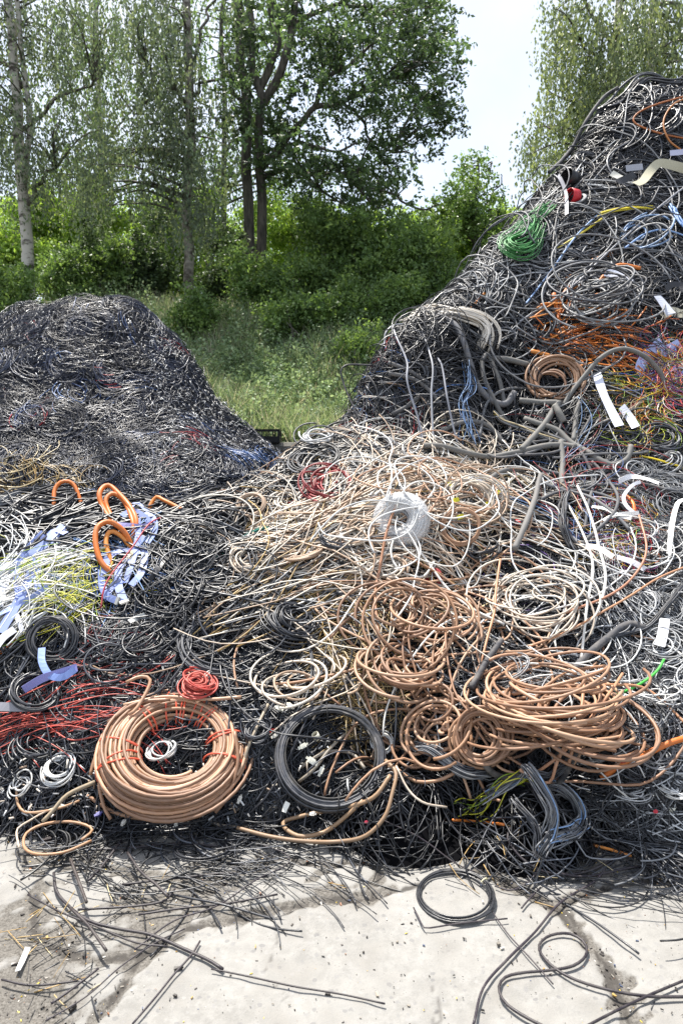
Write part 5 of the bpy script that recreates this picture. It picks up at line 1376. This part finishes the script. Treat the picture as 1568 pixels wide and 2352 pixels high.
# ------------------------------------------------------------------ flat ribbon cables and strips
LIL, PWH, CRS = '#8494ca', '#d6d7de', '#b9b49c'
for label, pts, w, col, plug in [
    ('long lilac ribbon cable slanting down to the left edge', [(18, 1478), (51, 1419), (79, 1366), (94, 1323)], 11, LIL, False),
    ('lilac ribbon cable climbing to the dark ridge', [(61, 1333), (94, 1297), (127, 1274), (157, 1241)], 10, '#8c9cd0', False),
    ('narrow lilac ribbon cable left of the climbing one', [(46, 1348), (61, 1307), (84, 1277), (109, 1254)], 8, LIL, False),
    ('white strip lying beside the white cables at left', [(15, 1419), (25, 1386), (36, 1353)], 10, PWH, False),
    ('lilac ribbon cable arched over the lower orange loop', [(302, 1297), (274, 1295), (248, 1312), (242, 1345)], 8, LIL, False),
    ('lilac ribbon cable curling below the lower orange loop', [(236, 1338), (244, 1373), (259, 1399), (281, 1409)], 8, LIL, True),
    ('lilac ribbon cable ending in a plug', [(305, 1320), (286, 1338), (287, 1373), (297, 1411)], 9, '#8a9ad0', True),
    ('level lilac ribbon cable between the two orange loops', [(259, 1236), (292, 1236), (330, 1239), (357, 1234)], 7, '#9a98cc', False),
    ('lilac ribbon cable bowed beside the upper orange loop', [(284, 1220), (305, 1211), (330, 1221), (345, 1231)], 7, LIL, False),
    ('small lilac ribbon arch above the ribbons', [(298, 1206), (312, 1190), (336, 1211)], 6, LIL, False),
    ('lilac ribbon cable hanging next to the black ball', [(333, 1257), (320, 1287), (312, 1335), (302, 1365)], 8, '#8090c8', False),
    ('white strip above the black coil at left', [(53, 1437), (60, 1456), (67, 1477)], 6, PWH, False),
    ('blue ribbon cable curled in a hook', [(112, 1515), (112, 1545), (130, 1575), (160, 1582), (187, 1564)], 8, '#7f97d2', False),
    ('lilac ribbon cable lying under the hooked one', [(75, 1605), (115, 1582), (150, 1572), (192, 1560)], 9, '#8688c4', False),
    ('grey ribbon cable above the red wires at the left edge', [(-20, 1640), (45, 1642), (93, 1645)], 10, '#8f8f96', False),
    ('black ribbon strip on the black ball', [(352, 1360), (368, 1337), (386, 1313)], 6, '#3a3a3e', False),
    ('tan paper tag between the lilac ribbons', [(301, 1297), (303, 1312), (306, 1328)], 8, '#cbbf9c', False),
    ('pale tag below the black ball', [(303, 1462), (320, 1454), (339, 1446)], 6, '#c9c8c4', False),
    ('lilac ribbon cable crossing under the long one', [(10, 1440), (45, 1420), (85, 1400), (120, 1375)], 8, '#8898d0', False),
    ('lilac ribbon cable hooked over the dark ridge cables', [(100, 1300), (112, 1268), (135, 1250), (165, 1258)], 8, '#8292c8', False),
    ('pale blue ribbon cable standing in a narrow arch at left', [(60, 1400), (58, 1350), (75, 1310), (95, 1330), (100, 1380)], 7, '#98a6da', False),
    ('white flat strip lying along the left edge', [(0, 1400), (18, 1370), (30, 1330), (50, 1300)], 8, '#c8cad4', False),
    ('white flat strip below the long lilac ribbon', [(5, 1520), (25, 1490), (50, 1470)], 9, '#d4d5dc', False),
    ('lilac ribbon cable looping right of the lower orange loop', [(300, 1300), (325, 1290), (345, 1310), (335, 1345), (315, 1370)], 8, '#8c9cd2', False),
    ('lilac ribbon cable folded above the black ball', [(330, 1215), (352, 1225), (365, 1250), (350, 1275)], 7, '#8a9ad0', False),
    ('lilac ribbon cable dropping from the upper orange loop', [(318, 1225), (322, 1255), (318, 1285), (326, 1310)], 7, '#8090c6', False),
    ('lilac ribbon end poking out under the plug', [(262, 1390), (275, 1370), (292, 1360)], 7, '#98a4d6', False),
    ('tall white strip hanging at the right edge', [(1590, 1172), (1552, 1172), (1538, 1189), (1533, 1239), (1521, 1308)], 5.5, '#ecebe8', False),
    ('white strip lying level above the multicoloured nest', [(1418, 1137), (1442, 1125), (1468, 1127), (1497, 1135)], 6, '#efeff2', False),
    ('narrow white strip running down from the level one', [(1440, 1206), (1426, 1190), (1423, 1170), (1442, 1144), (1459, 1135)], 4, PWH, False),
    ('white strip folded toward the brown cable', [(1361, 1194), (1392, 1199), (1414, 1213), (1435, 1219)], 5.5, '#d9d6d2', False),
    ('short white strip crossing the folded one', [(1385, 1227), (1409, 1213), (1449, 1206)], 5, '#efeeec', False),
    ('grey white strip twisting over the cream coil', [(1345, 1290), (1371, 1293), (1394, 1309)], 7, '#cfccc8', False),
    ('white strip pointing down right of the cream coil', [(1402, 1308), (1433, 1318), (1462, 1336)], 7, '#dfdfe4', False),
    ('broad white strip beside the green arc', [(1514, 1450), (1511, 1487), (1506, 1520)], 11, '#e4e5ec', False),
    ('long broad white strip below the grey arch', [(1363, 884), (1380, 931), (1399, 979), (1412, 1004)], 10, '#d6daea', False),
    ('second broad white strip leaning beside the long one', [(1412, 958), (1430, 985), (1446, 1008)], 9, '#d9dce8', False),
    ('lilac strip above the coloured wire nest', [(1452, 882), (1462, 855), (1482, 824), (1503, 806)], 13, '#aab4e0', False),
    ('lilac folded strip at the right above the coloured nest', [(1500, 830), (1522, 822), (1548, 811)], 13, '#a8b6e4', False),
    ('cream strip draped over the upper part of the high heap', [(1442, 465), (1461, 457), (1480, 428), (1499, 409), (1528, 414), (1580, 428)], 10, CRS, False),
    ('grey strap hanging down the left of the high heap', [(1276, 412), (1290, 445), (1302, 480), (1305, 528)], 4, '#8f9098', False),
    ('bright white strip in the middle of the high heap', [(1385, 664), (1409, 669), (1439, 686)], 9, '#dcdfee', False),
    ('black curled strip at the right of the high heap', [(1507, 699), (1521, 688), (1540, 692), (1550, 706)], 7, '#2b2b30', False),
    ('cream strips folded at the right edge above the lilac strips', [(1505, 752), (1528, 736), (1552, 742), (1580, 733)], 11, '#c4bea8', False),
    ('grey strip near the red ring on the high heap', [(1418, 425), (1438, 421), (1460, 418)], 7, '#a8abb6', False),
    ('black strip beside the red ring on the high heap', [(1400, 461), (1420, 452), (1440, 440)], 8, '#25262b', False),
    ('cream scrap beside the red ring on the high heap', [(1388, 438), (1398, 444), (1411, 452)], 7, '#d5d3c8', False),
    ('white strips piled at the right edge of the high heap', [(1490, 715), (1500, 735), (1512, 760)], 11, '#bfc3d0', False),
    ('white strip lying on the top part of the high heap', [(1520, 386), (1550, 384), (1590, 380)], 6, '#c6c9e6', False),
    ('white tag lying in front of the black coil', [(655, 1872), (660, 1858), (667, 1842)], 7, '#efeee6', False),
    ('white strip on the dirt at the lower left', [(42, 2238), (52, 2216), (65, 2184)], 6, '#d9d8d4', False),
]:
    tape = 'tag' in label or 'scrap' in label
    flat(label, pts, w, col, name='paper_tag' if tape else ('ribbon_cable' if 'ribbon' in label else 'plastic_strip'), cat='tag' if tape else ('ribbon cable' if 'ribbon' in label else 'plastic strip'),
         plug=plug, lift=.012 if 'dirt' in label else (.105 if 'heap' not in label else .17))

# red ring and black tube on the high heap
def short_tube(name, label, cat, u, v, rpx, lpx, psi, sa, col, lift, incol=None):
    fr = coil_frame(u, v, rpx, rpx * sa, psi, lift); R, s = fr[4], fr[5]
    L = lpx * s
    mb = MB(); lathe(mb, fr, [(R * .93, L / 2), (R, L / 2), (R, -L / 2), (R * .93, -L / 2), (R * .93, L / 2)], col, 32)
    return obj(name, mb, M_PLASTIC, None, label, cat)
short_tube('plastic_ring', 'red plastic ring of curled strip high on the heap', 'ring', 1368, 466, 18, 20, 1.2, .6, '#c4202c', .27)
short_tube('plastic_tube', 'open black tube end beside the red ring', 'tube', 1347, 434, 17, 34, .9, .7, '#191b20', .25)
short_tube('plastic_ferrule', 'white plastic cap lying among the cables at the bottom right', 'cap', 1530, 1876, 9, 14, -.4, .6, '#e8e6d8', .05)
short_tube('plastic_socket', 'cream socket inside the black coil', 'socket', 745, 1720, 8, 16, .6, .6, '#e0dcc8', .08)

# plugs, clips and red scraps: small boxes with a collar and pins
def plug(label, u, v, wpx, lpx, ang, col, name='plug', cat='plug', lift=.05):
    p = on(u, v, lift); s = pxs(p); n = FS.n(p[0], p[1])
    a = norm(np.cross(n, np.array([0, 0, 1.]) + 1e-3)); b = np.cross(n, a)
    t = a * math.cos(ang) + b * math.sin(ang); q = np.cross(n, t)
    R_ = np.stack([q, t, n], 1); w, L = wpx * s, lpx * s
    mb = MB(); c = lin(col)
    mb.box(p, (w, L * .55, w * .7), c, R_)
    mb.box(p + t * L * .40, (w * .7, L * .3, w * .5), c * .92, R_)
    mb.box(p - t * L * .36, (w * .45, L * .25, w * .45), c * .8, R_)
    mb.box(p + n * w * .36, (w * .5, L * .3, w * .1), c * .85, R_)
    return obj(name, mb, M_PLASTIC, None, label, cat, smooth=False)
for a in [
    ('white plug at the upper left inside the black coil', 697, 1722, 10, 24, .5, '#e6e3d2'), ('white plug in the middle inside the black coil', 713, 1752, 13, 30, 2.6, '#e9e6d6'),
    ('white clip at the bottom inside the black coil', 735, 1775, 9, 26, 1.2, '#ece9da'), ('black plug lying in front of the black coil', 732, 1878, 12, 16, .3, '#1d1d20'),
    ('dark plug lying on the concrete beside the tan loop', 112, 1936, 12, 24, 1.2, '#2e2628'), ('white plug above the black coil on its left', 645, 1645, 9, 22, 2.8, '#e8e4d4'),
    ('white plug just above the black coil', 668, 1640, 9, 20, 2.5, '#e6e2d0'), ('white plug left of the black coil', 640, 1700, 8, 20, .6, '#dedad0'),
    ('red clip left of the black coil', 632, 1690, 7, 16, .4, '#d23a2c'), ('red clip among the purple cables', 1182, 1215, 11, 14, .2, '#d0322c'),
    ('red flag on the dark cables of the left ridge', 52, 1200, 10, 12, .6, '#e0182c'), ('yellow tag block in front of the brown pile', 1262, 1800, 10, 14, 1.0, '#e8d42a'),
    ('red cap among the cables at the bottom right', 1493, 1860, 8, 10, .4, '#c8283a'), ('white plug under the big brown coil, at its lower left', 290, 1905, 8, 18, 1.4, '#e4e0d6'),
    ('white plug under the big brown coil, at its lower right', 408, 1905, 8, 18, 1.9, '#e6e4dc'), ('small crimson cap on the concrete before the black coil', 846, 1891, 7, 9, .3, '#a02840'),
    ('white plug in the tangle right of the big brown coil', 555, 1838, 8, 20, 1.2, '#e4e0d6'), ('blue plug in front of the big brown coil', 234, 1878, 8, 18, .5, '#4a4a90'),
    ('grey clip standing in front of the grey bundles', 1126, 1815, 9, 20, 1.5, '#77736a'), ('yellow clip at the end of the grey bundle below the hump', 1132, 965, 10, 12, .8, '#d8bc3a'),
]:
    plug(*a, lift=.016 if 'concrete' in a[0] else .06)

# yellow tags of the cream coil
for i, (u, v, w) in enumerate([(1025, 1140, 'uppermost'), (1048, 1210, 'lowest'), (1040, 1180, 'middle'), (1107, 1183, 'outermost'), (1126, 1160, 'rightmost')]):
    flat(w + ' yellow tag on the cream coil', [(u - 6, v + 2), (u, v), (u + 7, v - 2)], 5, '#d6d024', name='yellow_tag', cat='tag', lift=.10)

# ------------------------------------------------------------------ smaller loose coils half lost in the tangles
LOOSE = []
for i, (u, v, rx, ry, ci) in enumerate([
    (180, 1230, 60, 25, 0), (60, 1270, 50, 26, 0),  (430, 1345, 62, 46, 0),  (330, 1500, 70, 42, 0), (255, 1560, 60, 36, 0), 
     (80, 1740, 60, 42, 0), (600, 1700, 46, 36, 0), (1180, 650, 55, 32, 1), (1262, 600, 48, 30, 1), (1120, 700, 40, 26, 1), (1480, 645, 62, 36, 1), (1430, 330, 58, 26, 0), (1520, 300, 60, 26, 0),
    (1350, 385, 42, 20, 0), (1230, 765, 46, 36, 0), (1160, 790, 36, 30, 1), (1500, 1015, 60, 36, 1), (1350, 1130, 46, 30, 1), (1400, 1445, 62, 46, 0), (1450, 1685, 62, 36, 1), (955, 870, 42, 40, 1), (1040, 880, 40, 38, 1),
    (860, 1045, 52, 26, 1), (665, 1175, 46, 26, 3), (1450, 1100, 42, 30, 2), (1540, 1075, 36, 26, 2), (1470, 1235, 46, 36, 2), (1560, 1400, 42, 40, 2), (1480, 1400, 42, 36, 2), (1530, 1605, 42, 30, 2), (1450, 1850, 52, 26, 2),
    (820, 1250, 46, 30, 3), (560, 1310, 50, 30, 3), (900, 1330, 46, 34, 3), (1100, 1280, 44, 26, 0), (760, 1260, 50, 26, 0), (1180, 1560, 52, 32, 2),  (160, 1380, 44, 34, 2)]):
    cols = [np.concatenate([BLK * 1.3, DGR[:2]]), np.concatenate([DGR, GRY[[2, 4]]]), np.concatenate([LGR, GRY[:2]]), CRM][ci]
    o, fr, rt = coil('-', u, v, rx, ry, 8, 10, [2.2, 2.0, 1.4, 2.4][ci] * (1 if v > 900 else .9), cols, 600 + i, psi=.35 * math.sin(i * 2.3), lift=.07, neat=False, radj=.12, cj=.1, tilt=.08, pieces=6, scatter=.22, mat_=M_BLACK if ci == 0 else None)
    LOOSE.append((o, ['black', 'dark grey', 'pale grey', 'cream'][ci], u, v))

# ================================================================== single cables lying over the tangles
LMK = [('the big brown coil', 400, 1755), ('the tight black coil', 757, 1757), ('the huge brown pile', 1265, 1690), ('the brown loops', 945, 1455), ('the cream coil', 1232, 1415),
       ('the white reel', 925, 1207), ('the crimson bundle', 745, 1140), ('the draped hump', 950, 850), ('the brown coil high up', 1275, 890), ('the dark nest', 1365, 740),
       ('the green hank', 1180, 575), ('the red ring', 1368, 466), ('the top of the high heap', 1500, 230), ('the coloured wire nest', 1530, 880), ('the tall white strip', 1535, 1240),
       ('the green arc', 1445, 1530), ('the orange hose', 1480, 1730), ('the grey bundles', 1270, 1870), ('the black ball', 410, 1300), ('the orange loops', 260, 1250),
       ('the lilac ribbons', 80, 1350), ('the bright red wires', 120, 1660), ('the tan sticks', 770, 1400), ('the black coil with white tips', 672, 1450), ('the flat black ring', 1045, 2062),
       ('the saddle loops', 742, 1040), ('the beige slope', 600, 1270), ('the cut grey stub', 1280, 975), ('the purple cables', 1190, 1235)]
AUTO = []
def singles(cname, cat, reg, n, seed, L, k, r, cols, th=None, off=(.05, .10), S=FRONT, K=34, mat_=None, kv=.9, sides=6):
    rng = np.random.default_rng(seed)
    c = screen_pts(S, n, reg, rng)
    N = len(c)
    t = rng.uniform(0, 6.28, N) if th is None else th[0] + rng.normal(0, th[1], N)
    P = march(S, c[:, :2], t, rng.uniform(*L, N), K, rng.uniform(*k, N) * rng.choice([-1, 1], N), kv, rng.uniform(*off, N), .012, rng)
    for i in range(N):
        q = P[i]
        if S is FRONT:                            # keep these on the heap: cut a strand where it would run out over the concrete
            low = np.nonzero(project(q)[1] > 1840)[0]
            if len(low): q = q[:low[0]]
            if len(q) < 10: continue
        AUTO.append((cname, cat, q, rng.uniform(*r), cols[rng.integers(0, len(cols))] * rng.uniform(.9, 1.1), mat_ or M_COIL, sides))

singles('white', 'white cable', [(1190, 1380, 170, 170), (1320, 1330, 90, 160)], 30, 401, (.7, 1.6), (.6, 3.5), (.0032, .0045), WHT, off=(.05, .11))
singles('white', 'white cable', [(925, 1200, 60, 40), (925, 1200, 50, 30)], 14, 411, (.5, 1.0), (1.5, 6), (.004, .005), WHT, off=(.12, .19))
singles('brown', 'brown cable', [(960, 1170, 60, 60)], 8, 412, (.6, 1.2), (3, 6.5), (.0045, .0055), BRN, off=(.10, .16))
singles('grey', 'grey cable', [(1195, 575, 50, 45)], 8, 413, (.8, 1.6), (.2, 1.5), (.005, .0065), DGR, th=(.9, .5), off=(.2, .26))
singles('brown', 'brown cable', [(1000, 1470, 150, 130), (1250, 1560, 160, 110), (1010, 1690, 90, 90)], 34, 402, (.6, 1.5), (.8, 4.5), (.0052, .0064), BRN, off=(.05, .11))
singles('cream', 'cream cable', [(640, 1260, 140, 90), (820, 1240, 100, 110), (930, 1130, 120, 80)], 32, 403, (.6, 1.5), (.4, 4), (.004, .0055), CRM, th=(.6, .7), off=(.05, .10))
singles('grey', 'grey cable', [(1150, 650), (1290, 470), (1600, 440), (1600, 780), (1120, 780)], 30, 404, (1.0, 2.6), (.3, 2.2), (.0058, .0075), np.concatenate([GRY[:3], LGR[[4]]]), th=(.5, .9), off=(.08, .15))
singles('black', 'black cable', [(1300, 400), (1445, 200), (1600, 160), (1600, 480), (1280, 480)], 24, 405, (1.0, 2.4), (.3, 2.0), (.007, .010), np.concatenate([DGR[:2], BLK[[3, 4]]]), th=(.2, .7), off=(.05, .11), mat_=M_BLACK)
singles('black', 'black cable', [(420, 1420, 280, 120), (150, 1250, 160, 80), (330, 1560, 260, 60)], 30, 406, (.5, 1.1), (.5, 4), (.0038, .0055), np.concatenate([BLK, DGR]), off=(.05, .09), mat_=M_BLACK)
singles('grey', 'grey cable', [(1440, 1330, 110, 200), (1430, 1800, 140, 110), (1480, 1620, 80, 70)], 34, 407, (.5, 1.2), (1, 6), (.0024, .0038), np.concatenate([GRY[:4], LGR]), off=(.05, .09))
singles('dusty grey', 'dusty cable', [(1200, 1040, 200, 70), (1240, 1120, 130, 60)], 22, 408, (.5, 1.2), (.3, 2.5), (.0065, .011), GRY[[0, 2]], th=(.1, .8), off=(.05, .10), mat_=M_GREY)
singles('black', 'black cable', [(760, 1040, 130, 60), (640, 1120, 70, 50)], 16, 409, (.6, 1.3), (.3, 2), (.0038, .005), np.concatenate([BLK[:3], DGR[:2]]), th=(.55, .4), off=(.05, .09), mat_=M_BLACK)
singles('dark', 'loose cable', [(520, 1950, 330, 25), (330, 2010, 280, 45), (1330, 1975, 220, 30)], 30, 410, (.2, .6), (.1, 2.0), (.0026, .0042), BLK[:4], th=(.1, .6), off=(.005, .012), S=FS, mat_=M_BLACK)

def direction(du, dv):
    if abs(dv) > abs(du) * 1.3: return 'above' if dv < 0 else 'below'
    return 'left of' if du < 0 else 'right of'
rows = []
for a in AUTO:
    cname, cat, P, r, col, m_, sd = a
    u, v = project(P); u0, v0 = float(np.clip(u, 0, 1568).mean()), float(np.clip(v, 0, 2352).mean())
    T_ = norm(np.diff(P, axis=0)); turn = float(np.arccos(np.clip((T_[1:] * T_[:-1]).sum(1), -1, 1)).sum())
    L = float(np.linalg.norm(np.diff(P, axis=0), axis=1).sum())
    sh = 'looped' if turn > 4.6 else 'curved' if turn > 2.4 else 'gently bent' if turn > 1.2 else 'nearly straight'
    du, dv = min(((u0 - q[1], v0 - q[2]) for q in LMK), key=lambda w: math.hypot(*w))
    lm = min(LMK, key=lambda q: math.hypot(u0 - q[1], v0 - q[2]))
    dist = math.hypot(du, dv)
    rel = ('lying across' if dist < 45 else 'just ' + direction(du, dv) if dist < 110 else 'farther ' + direction(du, dv)) + ' ' + lm[0]
    rows.append([f'{sh} {cname} cable', rel, u0, v0, L])
for o, cname, u0, v0 in LOOSE:
    lm = min(LMK, key=lambda q: math.hypot(u0 - q[1], v0 - q[2])); du, dv = u0 - lm[1], v0 - lm[2]; dist = math.hypot(du, dv)
    rows.append([f'loose {cname} coil', ('lying across' if dist < 45 else 'just ' + direction(du, dv) if dist < 110 else 'farther ' + direction(du, dv)) + ' ' + lm[0], u0, v0, 0])
from collections import defaultdict
G = defaultdict(list)
for i, w in enumerate(rows): G[(w[0], w[1])].append(i)
ORD = ['', 'second', 'third', 'fourth', 'fifth', 'sixth', 'seventh', 'eighth']
labels = {}
for (a, b), ids in G.items():
    if len(ids) == 1: labels[ids[0]] = f'{a} {b}'; continue
    ids = sorted(ids, key=lambda i: rows[i][3])
    if len(ids) == 2:
        labels[ids[0]] = f'upper {a} of two {b}'; labels[ids[1]] = f'lower {a} of two {b}'
    else:
        for j, i in enumerate(ids):
            labels[i] = (f'topmost {a} {b}' if j == 0 else f'lowest {a} {b}' if j == len(ids) - 1 else f'{a} {b}, {ORD[min(j, 7)]} from the top')
for i, (cname, cat, P, r, col, m_, sd) in enumerate(AUTO):
    mb = MB(); tubes(mb, P, r, sd, np.clip(col, 0, .9))
    obj(cname.replace(' ', '_') + '_cable' if 'loose' not in cat else 'loose_cable', mb, m_, None, labels[i], cat, 'loose cables lying on the heap' if 'loose' not in cat else 'loose cables on the concrete')

for i, w in enumerate(LOOSE): tag(w[0], labels[len(AUTO) + i], 'cable coil', 'loose coils among the tangles')

# ------------------------------------------------------------------ crumbs on the concrete
rng = np.random.default_rng(501)
N = 8000
u, v = rng.uniform(-60, 1640, N), 1900 + 470 * rng.uniform(0, 1, N) ** 1.5
p = gnd(u, v); d = dirt(p[:, 0], p[:, 1])
k = rng.uniform(0, 1, N) < .10 + .9 * d ** 1.5 + .35 * (fnoise(p[:, 0], p[:, 1], 9, 6, rng) > 1.1)
p = p[k]; N = len(p); d = d[k]
p[:, 2] = .003
sz = np.stack([rng.uniform(.002, .009, N), rng.uniform(.0015, .004, N), rng.uniform(.0015, .004, N)], 1) * (.35 + rng.exponential(.45, (N, 1)))
a = rng.uniform(0, 3.14, N)
cr = pal('#1e1a1a', '#2a2624', '#3a3532', '#14161a', '#4a4440', '#6b655c', '#8a8276', '#c8c4bc', '#b09050', '#c8b040', '#8a5a3a', '#3a4a6a')
col = cr[np.minimum((rng.uniform(0, 1, N) ** 1.6 * len(cr)).astype(int), len(cr) - 1)]
q = np.array([[x, y, z] for x in (-.5, .5) for y in (-.5, .5) for z in (-.5, .5)])
V = q[None] * sz[:, None]
V = V * rng.uniform(.7, 1.25, V.shape)
X = V[..., 0] * np.cos(a)[:, None] - V[..., 1] * np.sin(a)[:, None]; Y = V[..., 0] * np.sin(a)[:, None] + V[..., 1] * np.cos(a)[:, None]
V = np.stack([X, Y, V[..., 2] + sz[:, None, 2] * .4], -1) + p[:, None]
V[..., 2] += -.012 * d[:, None]
fq = np.array([[0, 1, 3, 2], [4, 6, 7, 5], [0, 4, 5, 1], [2, 3, 7, 6], [0, 2, 6, 4], [1, 5, 7, 3]])
mb = MB(); mb.add(V, np.arange(N)[:, None, None] * 8 + fq, np.repeat(col, 8, 0))
obj('debris', mb, M_CABLE, label='dark crumbs and plastic chips littering the concrete and its seams', cat='debris', kind='stuff', smooth=False)
